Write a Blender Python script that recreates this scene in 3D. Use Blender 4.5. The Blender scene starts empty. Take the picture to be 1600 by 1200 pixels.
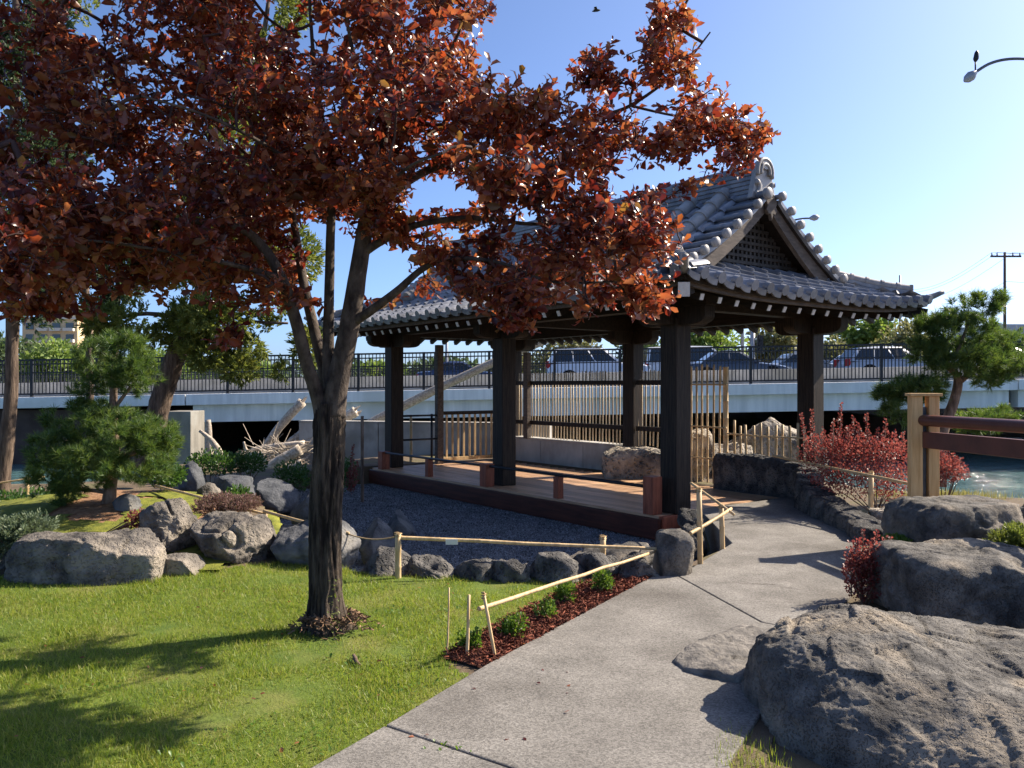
import bpy, bmesh, math, random
import numpy as np
from mathutils import Vector, Matrix, noise

R = math.radians
SC = bpy.context.scene
COL = SC.collection
F, CZ, HY = 1294.0, 1.6, 603.0          # focal length in photo pixels, eye height, horizon row


def at(px, py, Y):                       # photo pixel at a known distance -> world point
    return Vector(((px - 800) / F * Y, Y, CZ - (py - HY) / F * Y))


def gr(px, py, z=0.0):                   # photo pixel on level ground of height z -> world point
    Y = F * (CZ - z) / (py - HY)
    return Vector(((px - 800) / F * Y, Y, z))


# ------------------------------------------------------------------ camera, sky, sun, exposure
cam_d = bpy.data.cameras.new('camera')
cam = bpy.data.objects.new('camera', cam_d)
COL.objects.link(cam)
cam.location = (0, 0, CZ)
cam.rotation_euler = (R(90), 0, 0)
cam_d.sensor_width = 36
cam_d.lens = 36 * F / 1600
cam_d.shift_y = 3 / 1600
cam_d.clip_end = 3000
SC.camera = cam

SUN_AZ, SUN_EL = R(65.5), R(38.5)
to_sun = Vector((math.sin(SUN_AZ) * math.cos(SUN_EL), math.cos(SUN_AZ) * math.cos(SUN_EL), math.sin(SUN_EL)))
world = bpy.data.worlds.new('World')
SC.world = world
world.use_nodes = True
wn = world.node_tree.nodes
sky = wn.new('ShaderNodeTexSky')
sky.sky_type = 'NISHITA'
sky.sun_disc = False
sky.sun_elevation = SUN_EL
sky.sun_rotation = SUN_AZ
sky.air_density = 0.55
sky.dust_density = 1.5
sky.ozone_density = 6.5
wn['Background'].inputs['Strength'].default_value = 0.115
world.node_tree.links.new(sky.outputs[0], wn['Background'].inputs['Color'])

sun_d = bpy.data.lights.new('sun', 'SUN')
sun_d.energy = 5.0
sun_d.angle = R(0.5)
sun_d.color = (1.0, 0.88, 0.72)
sun = bpy.data.objects.new('sun', sun_d)
COL.objects.link(sun)
sun.rotation_euler = to_sun.to_track_quat('Z', 'Y').to_euler()
sun.location = (20, 12, 25)

SC.view_settings.view_transform = 'Standard'
SC.view_settings.look = 'None'
SC.view_settings.exposure = 1.18
SC.view_settings.gamma = 1.0
SC.render.engine = 'CYCLES'
SC.cycles.max_bounces = 6
SC.cycles.transparent_max_bounces = 4

random.seed(7)
RNG = np.random.default_rng(7)


# ------------------------------------------------------------------ materials
def nt(m):
    return m.node_tree.nodes, m.node_tree.links


def mat(name, c1, c2=None, scale=4.0, rough=0.75, bump=0.0, bscale=30.0, detail=6.0, stretch=(1, 1, 1),
        spec=0.3, metal=0.0, vary=0.0, island=0.0, c3=None, s3=1.0, pits=0.0, pscale=25.0, speck=None, transl=0.0,
        tcol=None, bdist=0.02, contrast=(0.35, 0.65)):
    m = bpy.data.materials.new(name)
    m.use_nodes = True
    n, l = nt(m)
    b = n['Principled BSDF']
    b.inputs['Roughness'].default_value = rough
    b.inputs['Specular IOR Level'].default_value = spec
    b.inputs['Metallic'].default_value = metal
    tc = n.new('ShaderNodeTexCoord')
    mp = n.new('ShaderNodeMapping')
    mp.inputs['Scale'].default_value = stretch
    l.new(tc.outputs['Object'], mp.inputs['Vector'])
    vec = mp.outputs['Vector']
    c2 = c2 or c1
    nz = n.new('ShaderNodeTexNoise')
    nz.inputs['Scale'].default_value = scale
    nz.inputs['Detail'].default_value = detail
    nz.inputs['Roughness'].default_value = 0.6
    l.new(vec, nz.inputs['Vector'])
    rp = n.new('ShaderNodeValToRGB')
    rp.color_ramp.elements[0].position = contrast[0]
    rp.color_ramp.elements[1].position = contrast[1]
    rp.color_ramp.elements[0].color = (*c1, 1)
    rp.color_ramp.elements[1].color = (*c2, 1)
    l.new(nz.outputs['Fac'], rp.inputs['Fac'])
    col = rp.outputs['Color']
    if c3:
        n3 = n.new('ShaderNodeTexNoise')
        n3.inputs['Scale'].default_value = s3
        n3.inputs['Detail'].default_value = 5
        l.new(tc.outputs['Object'], n3.inputs['Vector'])
        r3 = n.new('ShaderNodeValToRGB')
        r3.color_ramp.elements[0].position = 0.5
        r3.color_ramp.elements[1].position = 0.66
        l.new(n3.outputs['Fac'], r3.inputs['Fac'])
        mx = n.new('ShaderNodeMix')
        mx.data_type = 'RGBA'
        l.new(r3.outputs['Color'], mx.inputs['Factor'])
        l.new(col, mx.inputs['A'])
        mx.inputs['B'].default_value = (*c3, 1)
        col = mx.outputs['Result']
    if speck:                                   # small stones showing in concrete
        vz = n.new('ShaderNodeTexVoronoi')
        vz.inputs['Scale'].default_value = speck[0]
        l.new(tc.outputs['Object'], vz.inputs['Vector'])
        hs = n.new('ShaderNodeSeparateColor')
        l.new(vz.outputs['Color'], hs.inputs['Color'])
        mr = n.new('ShaderNodeMapRange')
        mr.inputs['To Min'].default_value = 1 - speck[1]
        mr.inputs['To Max'].default_value = 1 + speck[1]
        l.new(hs.outputs['Red'], mr.inputs['Value'])
        mv = n.new('ShaderNodeVectorMath')
        mv.operation = 'SCALE'
        l.new(col, mv.inputs[0])
        l.new(mr.outputs['Result'], mv.inputs['Scale'])
        col = mv.outputs['Vector']
    if vary or island:
        if vary:
            oi = n.new('ShaderNodeObjectInfo')
            rnd = oi.outputs['Random']
        else:
            gi = n.new('ShaderNodeNewGeometry')
            rnd = gi.outputs['Random Per Island']
        k = vary or island
        mr = n.new('ShaderNodeMapRange')
        mr.inputs['To Min'].default_value = 1 - k
        mr.inputs['To Max'].default_value = 1 + k
        l.new(rnd, mr.inputs['Value'])
        mv = n.new('ShaderNodeVectorMath')
        mv.operation = 'SCALE'
        l.new(col, mv.inputs[0])
        l.new(mr.outputs['Result'], mv.inputs['Scale'])
        col = mv.outputs['Vector']
    l.new(col, b.inputs['Base Color'])
    h = None
    if bump:
        nb = n.new('ShaderNodeTexNoise')
        nb.inputs['Scale'].default_value = bscale
        nb.inputs['Detail'].default_value = 8
        nb.inputs['Roughness'].default_value = 0.65
        l.new(vec, nb.inputs['Vector'])
        h = nb.outputs['Fac']
    if pits:
        vp = n.new('ShaderNodeTexVoronoi')
        vp.inputs['Scale'].default_value = pscale
        nw = n.new('ShaderNodeTexNoise')
        nw.inputs['Scale'].default_value = pscale * 0.4
        l.new(tc.outputs['Object'], nw.inputs['Vector'])
        ma = n.new('ShaderNodeVectorMath')
        ma.operation = 'MULTIPLY_ADD'
        l.new(nw.outputs['Color'], ma.inputs[0])
        ma.inputs[1].default_value = (0.12, 0.12, 0.12)
        l.new(tc.outputs['Object'], ma.inputs[2])
        l.new(ma.outputs['Vector'], vp.inputs['Vector'])
        mr = n.new('ShaderNodeMapRange')
        mr.inputs['From Min'].default_value = 0.12
        mr.inputs['From Max'].default_value = 0.42
        mr.inputs['To Max'].default_value = pits
        l.new(vp.outputs['Distance'], mr.inputs['Value'])
        if h:
            ad = n.new('ShaderNodeMath')
            l.new(h, ad.inputs[0])
            l.new(mr.outputs['Result'], ad.inputs[1])
            h = ad.outputs[0]
        else:
            h = mr.outputs['Result']
    if h is not None:
        bp = n.new('ShaderNodeBump')
        bp.inputs['Strength'].default_value = bump or 0.6
        bp.inputs['Distance'].default_value = bdist
        l.new(h, bp.inputs['Height'])
        l.new(bp.outputs['Normal'], b.inputs['Normal'])
    if transl:
        tr = n.new('ShaderNodeBsdfTranslucent')
        ms = n.new('ShaderNodeMixShader')
        ms.inputs['Fac'].default_value = transl
        if tcol:
            tr.inputs['Color'].default_value = (*tcol, 1)
        else:
            l.new(col, tr.inputs['Color'])
        l.new(b.outputs[0], ms.inputs[1])
        l.new(tr.outputs[0], ms.inputs[2])
        l.new(ms.outputs[0], n['Material Output'].inputs['Surface'])
    return m


def leaf_mat(name, ramp, tramp, rough=0.45, transl=0.35, spec=0.4, clump=0.0):
    """leaves: each leaf (mesh island) takes its own colour from the ramp"""
    m = bpy.data.materials.new(name)
    m.use_nodes = True
    n, l = nt(m)
    b = n['Principled BSDF']
    b.inputs['Roughness'].default_value = rough
    b.inputs['Specular IOR Level'].default_value = spec
    gi = n.new('ShaderNodeNewGeometry')
    fac = gi.outputs['Random Per Island']
    if clump:                                    # neighbouring leaves resemble each other
        tc = n.new('ShaderNodeTexCoord')
        nz = n.new('ShaderNodeTexNoise')
        nz.inputs['Scale'].default_value = clump
        nz.inputs['Detail'].default_value = 2
        l.new(tc.outputs['Object'], nz.inputs['Vector'])
        mr = n.new('ShaderNodeMapRange')
        mr.inputs['From Min'].default_value = 0.3
        mr.inputs['From Max'].default_value = 0.7
        l.new(nz.outputs['Fac'], mr.inputs['Value'])
        mf = n.new('ShaderNodeMix')
        mf.inputs['Factor'].default_value = 0.5
        l.new(fac, mf.inputs['A'])
        l.new(mr.outputs['Result'], mf.inputs['B'])
        fac = mf.outputs['Result']

    def rmp(cols):
        rp = n.new('ShaderNodeValToRGB')
        e = rp.color_ramp.elements
        while len(e) < len(cols):
            e.new(0.5)
        for i, c in enumerate(cols):
            e[i].position = i / max(1, len(cols) - 1)
            e[i].color = (*c, 1)
        l.new(fac, rp.inputs['Fac'])
        return rp.outputs['Color']
    l.new(rmp(ramp), b.inputs['Base Color'])
    tr = n.new('ShaderNodeBsdfTranslucent')
    l.new(rmp(tramp), tr.inputs['Color'])
    ms = n.new('ShaderNodeMixShader')
    ms.inputs['Fac'].default_value = transl
    l.new(b.outputs[0], ms.inputs[1])
    l.new(tr.outputs[0], ms.inputs[2])
    l.new(ms.outputs[0], n['Material Output'].inputs['Surface'])
    return m


M = {}
M['dirt'] = mat('dirt', (0.085, 0.062, 0.04), (0.15, 0.11, 0.07), 3, 0.95, 0.6, 40, c3=(0.11, 0.10, 0.045), s3=1.3)
M['moss'] = mat('moss', (0.09, 0.11, 0.015), (0.22, 0.225, 0.03), 8, 0.95, 0.8, 60)
M['needles'] = mat('needles', (0.20, 0.10, 0.05), (0.34, 0.2, 0.11), 20, 0.95, 0.8, 90)
M['lawn'] = mat('lawn', (0.065, 0.11, 0.014), (0.12, 0.165, 0.022), 2.5, 0.95, 0.7, 60, c3=(0.16, 0.165, 0.04), s3=1.6)
M['grass'] = leaf_mat('grass', [(0.078, 0.13, 0.010), (0.115, 0.175, 0.014), (0.15, 0.212, 0.02), (0.19, 0.235, 0.027), (0.23, 0.25, 0.038), (0.33, 0.295, 0.095)],
                      [(0.21, 0.33, 0.02), (0.27, 0.385, 0.028), (0.325, 0.425, 0.035), (0.365, 0.43, 0.045), (0.405, 0.435, 0.06), (0.42, 0.38, 0.1)], 0.5, 0.4)
M['concrete_path'] = mat('concrete_path', (0.137, 0.128, 0.115), (0.205, 0.192, 0.174), 2.6, 0.9, 0.7, 150, speck=(120, 0.36),
                         c3=(0.105, 0.096, 0.085), s3=0.9, bdist=0.006)
M['gravel'] = mat('gravel', (0.11, 0.113, 0.12), (0.22, 0.222, 0.235), 60, 0.95, 0.9, 120)
M['pebble'] = mat('pebble', (0.15, 0.152, 0.16), (0.24, 0.242, 0.25), 5, 0.9, island=0.75)
M['mulch'] = mat('mulch', (0.10, 0.03, 0.018), (0.22, 0.07, 0.04), 9, 0.95, island=0.5)
M['rock_dark'] = mat('rock_dark', (0.052, 0.049, 0.046), (0.175, 0.162, 0.143), 6, 0.92, 1.0, 30, c3=(0.26, 0.22, 0.17), s3=2.3,
                     pits=0.8, pscale=62, bdist=0.013)
M['rock_tan'] = mat('rock_tan', (0.07, 0.063, 0.056), (0.22, 0.195, 0.165), 5.5, 0.92, 1.0, 26, c3=(0.30, 0.26, 0.21), s3=2.4,
                    pits=0.5, pscale=38, bdist=0.025)
M['rock_blue'] = mat('rock_blue', (0.07, 0.072, 0.075), (0.19, 0.19, 0.19), 5, 0.92, 1.0, 22, c3=(0.23, 0.215, 0.19), s3=2.2, bdist=0.03)
M['rock_lava'] = mat('rock_lava', (0.035, 0.035, 0.036), (0.095, 0.092, 0.088), 6, 0.95, 1.0, 24, c3=(0.16, 0.145, 0.125), s3=3.0, pits=1.0, pscale=30, bdist=0.04)
M['rock_pale'] = mat('rock_pale', (0.26, 0.225, 0.18), (0.5, 0.44, 0.36), 5, 0.92, 1.0, 18, c3=(0.12, 0.115, 0.11), s3=2.2, pits=1.0,
                     pscale=14, bdist=0.05)
M['post_wood'] = mat('post_wood', (0.012, 0.009, 0.007), (0.06, 0.042, 0.03), 7, 0.6, 0.5, 14, stretch=(11, 11, 0.5), vary=0.15, spec=0.2,
                     bdist=0.008, contrast=(0.36, 0.74))
M['beam_wood'] = mat('beam_wood', (0.014, 0.010, 0.008), (0.036, 0.025, 0.018), 5, 0.65, 0.3, 14, stretch=(0.7, 6, 6), vary=0.15, spec=0.2,
                     bdist=0.006)
M['barge_wood'] = mat('barge_wood', (0.065, 0.05, 0.04), (0.135, 0.105, 0.082), 6, 0.7, 0.35, 16, stretch=(4, 1, 4), bdist=0.006)
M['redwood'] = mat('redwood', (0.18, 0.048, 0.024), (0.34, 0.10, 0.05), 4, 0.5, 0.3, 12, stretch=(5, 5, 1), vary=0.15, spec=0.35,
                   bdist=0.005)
M['redwood_long_shade'] = mat('redwood_long_shade', (0.05, 0.014, 0.009), (0.11, 0.032, 0.018), 4, 0.5, 0.35, 12, stretch=(0.5, 5, 5), vary=0.12,
                        spec=0.3, bdist=0.005)  # darker redwood: the front fascia's shade is in the colour
M['deck_board'] = mat('deck_board', (0.36, 0.205, 0.115), (0.52, 0.335, 0.20), 5, 0.45, 0.25, 14, stretch=(0.5, 7, 7), vary=0.25, spec=0.4,
                      bdist=0.004)
M['white_paint'] = mat('white_paint', (0.60, 0.59, 0.56), (0.74, 0.73, 0.70), 20, 0.55)
M['tile'] = mat('tile', (0.11, 0.118, 0.14), (0.23, 0.238, 0.26), 5, 0.4, 0.25, 60, vary=0.28, spec=0.6, bdist=0.003)
M['tile_stuff'] = mat('tile_stuff', (0.11, 0.118, 0.14), (0.23, 0.238, 0.26), 5, 0.4, 0.25, 60, island=0.28, spec=0.6, bdist=0.003)
M['ridge_tile'] = mat('ridge_tile', (0.21, 0.20, 0.19), (0.33, 0.31, 0.288), 7, 0.45, 0.25, 50, vary=0.15, spec=0.5, bdist=0.003)
M['concrete'] = mat('concrete', (0.30, 0.285, 0.26), (0.45, 0.43, 0.395), 2.5, 0.85, 0.3, 40, stretch=(1, 1, 0.5), c3=(0.25, 0.24, 0.21),
                    s3=1.1, bdist=0.004)
M['concrete_tan'] = mat('concrete_tan', (0.15, 0.138, 0.115), (0.235, 0.215, 0.18), 2.0, 0.85, 0.3, 30, stretch=(2, 2, 0.4), c3=(0.26, 0.25, 0.22), s3=1.2)
M['concrete_white'] = mat('concrete_white', (0.60, 0.62, 0.62), (0.80, 0.81, 0.80), 1.2, 0.8, 0.1, 30, stretch=(3, 3, 0.25),
                          c3=(0.60, 0.61, 0.58), s3=0.6)
M['concrete_dark'] = mat('concrete_dark', (0.05, 0.035, 0.03), (0.09, 0.065, 0.055), 1.5, 0.9)  # brown-black tone carries the shade on the bridge abutment
M['asphalt'] = mat('asphalt', (0.045, 0.045, 0.047), (0.065, 0.065, 0.066), 9, 0.9)
M['iron'] = mat('iron', (0.008, 0.009, 0.012), (0.014, 0.015, 0.019), 8, 0.5, spec=0.4)
M['bamboo'] = mat('bamboo', (0.40, 0.27, 0.13), (0.60, 0.44, 0.24), 6, 0.55, 0.2, 20, stretch=(6, 6, 1), vary=0.22, spec=0.3, bdist=0.003)
M['bamboo_pale'] = mat('bamboo_pale', (0.52, 0.40, 0.25), (0.68, 0.56, 0.39), 6, 0.6, 0.2, 20, stretch=(6, 6, 1), vary=0.15, bdist=0.003)
M['cedar'] = mat('cedar', (0.50, 0.30, 0.12), (0.68, 0.45, 0.21), 4, 0.65, 0.25, 14, stretch=(8, 8, 0.6), vary=0.1, bdist=0.004)
M['red_rail'] = mat('red_rail', (0.085, 0.028, 0.018), (0.13, 0.042, 0.026), 5, 0.42, 0.08, 30, spec=0.45)
M['steel'] = mat('steel', (0.10, 0.11, 0.12), (0.16, 0.17, 0.18), 6, 0.4, metal=0.6)
M['rope'] = mat('rope', (0.28, 0.19, 0.09), (0.42, 0.3, 0.16), 40, 0.9)
M['paper'] = mat('paper', (0.72, 0.7, 0.64), None, 4, 0.7)
M['driftwood'] = mat('driftwood', (0.30, 0.24, 0.18), (0.60, 0.52, 0.42), 4, 0.85, 0.6, 16, stretch=(5, 5, 5), vary=0.2, bdist=0.02)
M['bark_plum'] = mat('bark_plum', (0.018, 0.012, 0.010), (0.15, 0.115, 0.085), 7, 0.92, 1.0, 9, stretch=(3.4, 3.4, 0.5), bdist=0.07,
                     contrast=(0.40, 0.68))
M['bark_limb'] = mat('bark_limb', (0.03, 0.022, 0.018), (0.12, 0.095, 0.075), 8, 0.9, 0.9, 14, stretch=(2, 2, 1), bdist=0.02)
M['twig'] = mat('twig', (0.035, 0.02, 0.018), (0.10, 0.06, 0.05), 9, 0.85)
M['bark_brown'] = mat('bark_brown', (0.10, 0.065, 0.045), (0.30, 0.21, 0.15), 7, 0.92, 1.0, 10, stretch=(3, 3, 0.5), bdist=0.035)
M['bark_dark'] = mat('bark_dark', (0.05, 0.035, 0.027), (0.18, 0.13, 0.095), 7, 0.92, 1.0, 10, stretch=(3, 3, 0.5), bdist=0.035)
M['bark_pine'] = mat('bark_pine', (0.13, 0.085, 0.06), (0.33, 0.23, 0.165), 9, 0.92, 1.0, 16, stretch=(2, 2, 0.8), bdist=0.025)
M['plum_leaf'] = leaf_mat('plum_leaf',
                          [(0.020, 0.010, 0.013), (0.05, 0.015, 0.015), (0.11, 0.030, 0.020), (0.20, 0.062, 0.030), (0.29, 0.115, 0.052), (0.22, 0.145, 0.06)],
                          [(0.10, 0.011, 0.012), (0.25, 0.028, 0.016), (0.42, 0.065, 0.024), (0.58, 0.14, 0.045), (0.6, 0.23, 0.075), (0.48, 0.3, 0.09)],
                          0.30, 0.31, 0.55, clump=2.4)
M['pine_needle'] = leaf_mat('pine_needle', [(0.016, 0.042, 0.014), (0.042, 0.09, 0.024), (0.09, 0.145, 0.034), (0.17, 0.22, 0.05)],
                            [(0.05, 0.12, 0.018), (0.12, 0.22, 0.03), (0.22, 0.32, 0.045), (0.36, 0.42, 0.07)], 0.5, 0.3, clump=6.5)
M['juniper'] = leaf_mat('juniper', [(0.06, 0.09, 0.02), (0.14, 0.17, 0.035), (0.24, 0.245, 0.06)],
                        [(0.16, 0.22, 0.03), (0.28, 0.33, 0.05), (0.42, 0.42, 0.08)], 0.6, 0.35, clump=3.0)
M['conifer_dark'] = leaf_mat('conifer_dark', [(0.03, 0.055, 0.028), (0.055, 0.085, 0.04), (0.08, 0.115, 0.045)],
                             [(0.06, 0.12, 0.04), (0.1, 0.16, 0.05), (0.13, 0.19, 0.05)], 0.6, 0.25, clump=3.0)
M['blue_juniper'] = leaf_mat('blue_juniper', [(0.07, 0.10, 0.06), (0.12, 0.16, 0.09), (0.19, 0.22, 0.12)],
                             [(0.12, 0.18, 0.08), (0.18, 0.24, 0.1), (0.24, 0.28, 0.12)], 0.6, 0.25, clump=8)
M['box_leaf'] = leaf_mat('box_leaf', [(0.035, 0.08, 0.012), (0.075, 0.15, 0.02), (0.14, 0.22, 0.03)],
                         [(0.12, 0.24, 0.02), (0.2, 0.33, 0.03), (0.3, 0.4, 0.05)], 0.4, 0.3, clump=18)
M['shrub_leaf'] = leaf_mat('shrub_leaf', [(0.018, 0.05, 0.014), (0.035, 0.085, 0.02), (0.06, 0.12, 0.025)],
                           [(0.07, 0.16, 0.02), (0.1, 0.2, 0.03), (0.16, 0.26, 0.04)], 0.4, 0.3, clump=8)
M['barberry'] = leaf_mat('barberry', [(0.04, 0.010, 0.011), (0.09, 0.021, 0.020), (0.14, 0.036, 0.033), (0.20, 0.07, 0.06), (0.07, 0.028, 0.018)],
                         [(0.2, 0.03, 0.028), (0.33, 0.06, 0.05), (0.42, 0.1, 0.08), (0.45, 0.15, 0.12), (0.28, 0.07, 0.035)], 0.5, 0.35, clump=6)
M['heather'] = leaf_mat('heather', [(0.14, 0.07, 0.065), (0.26, 0.15, 0.13), (0.10, 0.09, 0.04)],
                        [(0.25, 0.12, 0.1), (0.35, 0.2, 0.17), (0.15, 0.16, 0.05)], 0.7, 0.25)
M['far_green'] = leaf_mat('far_green', [(0.10, 0.16, 0.03), (0.15, 0.22, 0.045), (0.21, 0.28, 0.07)],
                          [(0.2, 0.32, 0.04), (0.28, 0.4, 0.06), (0.34, 0.44, 0.09)], 0.6, 0.3)
M['far_olive'] = leaf_mat('far_olive', [(0.14, 0.15, 0.06), (0.21, 0.21, 0.09), (0.27, 0.26, 0.13)],
                          [(0.24, 0.25, 0.08), (0.3, 0.3, 0.1), (0.36, 0.34, 0.14)], 0.7, 0.25)
M['far_dark'] = leaf_mat('far_dark', [(0.05, 0.08, 0.04), (0.08, 0.12, 0.055), (0.11, 0.15, 0.065)],
                         [(0.1, 0.16, 0.05), (0.13, 0.2, 0.06), (0.17, 0.23, 0.07)], 0.7, 0.25)
M['glass'] = mat('glass', (0.015, 0.018, 0.022), None, 3, 0.06, spec=0.8)
M['tyre'] = mat('tyre', (0.012, 0.012, 0.013), None, 3, 0.85)
M['rim'] = mat('rim', (0.4, 0.41, 0.42), None, 3, 0.35, metal=0.8)
M['lamp_red'] = mat('lamp_red', (0.45, 0.02, 0.015), None, 3, 0.3)
M['lamp_clear'] = mat('lamp_clear', (0.6, 0.6, 0.58), None, 3, 0.2)
M['stucco'] = mat('stucco', (0.62, 0.47, 0.27), (0.70, 0.55, 0.33), 0.4, 0.9)
M['stucco_trim'] = mat('stucco_trim', (0.70, 0.66, 0.55), None, 1, 0.9)
M['brick_red'] = mat('brick_red', (0.34, 0.11, 0.07), (0.42, 0.15, 0.1), 1, 0.9)
M['panel_grey'] = mat('panel_grey', (0.46, 0.48, 0.5), (0.52, 0.54, 0.56), 0.5, 0.8)
M['sign_teal'] = mat('sign_teal', (0.08, 0.3, 0.24), None, 1, 0.6)
M['pole_grey'] = mat('pole_grey', (0.30, 0.31, 0.33), (0.36, 0.37, 0.39), 3, 0.5, metal=0.3)
M['pole_wood'] = mat('pole_wood', (0.10, 0.075, 0.065), (0.15, 0.11, 0.095), 4, 0.9, stretch=(4, 4, 0.4))
M['feather'] = mat('feather', (0.02, 0.02, 0.02), (0.04, 0.035, 0.03), 20, 0.8)


def paint(name, c):
    m = mat(name, c, None, 3, 0.28, spec=0.5)
    m.node_tree.nodes['Principled BSDF'].inputs['Coat Weight'].default_value = 0.6
    return m


def water_mat():
    m = bpy.data.materials.new('river_water')
    m.use_nodes = True
    n, l = nt(m)
    b = n['Principled BSDF']
    b.inputs['Base Color'].default_value = (0.09, 0.18, 0.18, 1)
    b.inputs['Roughness'].default_value = 0.06
    b.inputs['Specular IOR Level'].default_value = 0.5
    tc = n.new('ShaderNodeTexCoord')
    mp = n.new('ShaderNodeMapping')
    mp.inputs['Scale'].default_value = (0.55, 1.5, 1)
    l.new(tc.outputs['Object'], mp.inputs['Vector'])
    h = None
    for sc, k in ((1.6, 1.0), (6.0, 0.35)):
        nz = n.new('ShaderNodeTexNoise')
        nz.inputs['Scale'].default_value = sc
        nz.inputs['Detail'].default_value = 5
        nz.inputs['Distortion'].default_value = 0.8
        l.new(mp.outputs['Vector'], nz.inputs['Vector'])
        mm = n.new('ShaderNodeMath')
        mm.operation = 'MULTIPLY_ADD'
        l.new(nz.outputs['Fac'], mm.inputs[0])
        mm.inputs[1].default_value = k
        if h is None:
            mm.inputs[2].default_value = 0
        else:
            l.new(h, mm.inputs[2])
        h = mm.outputs[0]
    bp = n.new('ShaderNodeBump')
    bp.inputs['Strength'].default_value = 1.0
    bp.inputs['Distance'].default_value = 0.45
    l.new(h, bp.inputs['Height'])
    l.new(bp.outputs['Normal'], b.inputs['Normal'])
    return m


M['water'] = water_mat()


# ------------------------------------------------------------------ builders
def link(name, data, parent=None):
    o = bpy.data.objects.new(name, data)
    COL.objects.link(o)
    if parent:
        o.parent = parent
    return o


def tag(o, label=None, cat=None, group=None, kind=None):
    if label:
        o['label'] = label
    if cat:
        o['category'] = cat
    if group:
        o['group'] = group
    if kind:
        o['kind'] = kind
    return o


def thing(name, label, cat, loc=(0, 0, 0), rz=0.0, group=None):
    o = link(name, None)
    o.location = loc
    o.rotation_euler = (0, 0, rz)
    o.empty_display_size = 0.2
    return tag(o, label, cat, group)


def copy_tree(o, parent=None):
    c = o.copy()
    COL.objects.link(c)
    c.parent = parent
    for ch in [x for x in o.children]:
        copy_tree(ch, c)
    return c


class MB:
    """collects shapes, then links them as one mesh object"""

    def __init__(s):
        s.v, s.f = [], []

    def add(s, vs, fs, m=None):
        k = len(s.v)
        s.v += [tuple(m @ Vector(p)) if m else tuple(p) for p in vs]
        s.f += [tuple(i + k for i in f) for f in fs]
        return s

    def box(s, c, d, m=None, taper=1.0):
        x, y, z = (q / 2 for q in d)
        t = taper
        vs = [(-x, -y, -z), (x, -y, -z), (x, y, -z), (-x, y, -z), (-x * t, -y * t, z), (x * t, -y * t, z), (x * t, y * t, z), (-x * t, y * t, z)]
        mm = Matrix.Translation(c)
        if m:
            mm = mm @ m.to_4x4()
        return s.add(vs, [(3, 2, 1, 0), (4, 5, 6, 7), (0, 1, 5, 4), (1, 2, 6, 5), (2, 3, 7, 6), (3, 0, 4, 7)], mm)

    def bar(s, a, b, w, h):                 # box from a to b, w across, h high
        a, b = Vector(a), Vector(b)
        d = b - a
        x = d.normalized()
        y = Vector((0, 0, 1)).cross(x)
        y = y.normalized() if y.length > 1e-4 else Vector((0, 1, 0))
        z = x.cross(y)
        m = Matrix((x, y, z)).transposed()
        return s.box((a + b) / 2, (d.length, w, h), m)

    def tube(s, pts, rad, n=8, caps=True, jit=0.0, seed=0):
        pts = [Vector(p) for p in pts]
        if not hasattr(rad, '__len__'):
            rad = [rad] * len(pts)
        k = len(s.v)
        ref = None
        for i, p in enumerate(pts):
            t = (pts[min(i + 1, len(pts) - 1)] - pts[max(i - 1, 0)]).normalized()
            if ref is None:
                ref = Vector((1, 0, 0)) if abs(t.x) < 0.8 else Vector((0, 1, 0))
            x = (ref - t * ref.dot(t)).normalized()
            ref = x
            y = t.cross(x)
            for j in range(n):
                a = 2 * math.pi * j / n
                r = rad[i]
                if jit:
                    q = p + (x * math.cos(a) + y * math.sin(a)) * r
                    r *= 1 + jit * noise.noise(Vector((q.x * 14, q.y * 14, q.z * 4 + seed))) + jit * 0.6 * noise.noise(
                        Vector((q.x * 40, q.y * 40, q.z * 9 + seed)))
                s.v.append(tuple(p + (x * math.cos(a) + y * math.sin(a)) * r))
        for i in range(len(pts) - 1):
            for j in range(n):
                a, b = k + i * n + j, k + i * n + (j + 1) % n
                s.f.append((a, b, b + n, a + n))
        if caps:
            s.f.append(tuple(k + j for j in reversed(range(n))))
            e = k + (len(pts) - 1) * n
            s.f.append(tuple(e + j for j in range(n)))
        return s

    def prism(s, poly, axis, a, b, m=None):
        """poly: 2-D points, extruded along axis ('x','y' or 'z') from a to b"""
        n = len(poly)

        def P(p, t):
            return {'x': (t, p[0], p[1]), 'y': (p[0], t, p[1]), 'z': (p[0], p[1], t)}[axis]
        vs = [P(p, a) for p in poly] + [P(p, b) for p in poly]
        fs = [tuple(reversed(range(n))), tuple(range(n, 2 * n))]
        fs += [(i, (i + 1) % n, n + (i + 1) % n, n + i) for i in range(n)]
        return s.add(vs, fs, m)

    def mesh(s, name, m, smooth=False):
        me = bpy.data.meshes.new(name)
        me.from_pydata(s.v, [], s.f)
        bm = bmesh.new()
        bm.from_mesh(me)
        bmesh.ops.recalc_face_normals(bm, faces=bm.faces)
        bm.to_mesh(me)
        bm.free()
        if smooth:
            me.polygons.foreach_set('use_smooth', [True] * len(me.polygons))
        if m:
            me.materials.append(m)
        return me

    def build(s, name, m, parent=None, smooth=False, bevel=0.0, label=None, cat=None, group=None, kind=None, auto=None):
        o = link(name, s.mesh(name, m, smooth), parent)
        if smooth and auto:
            o.data.set_sharp_from_angle(angle=R(auto))
        if bevel:
            b = o.modifiers.new('bevel', 'BEVEL')
            b.width = bevel
            b.segments = 2
            b.limit_method = 'ANGLE'
        return tag(o, label, cat, group, kind)


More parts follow.
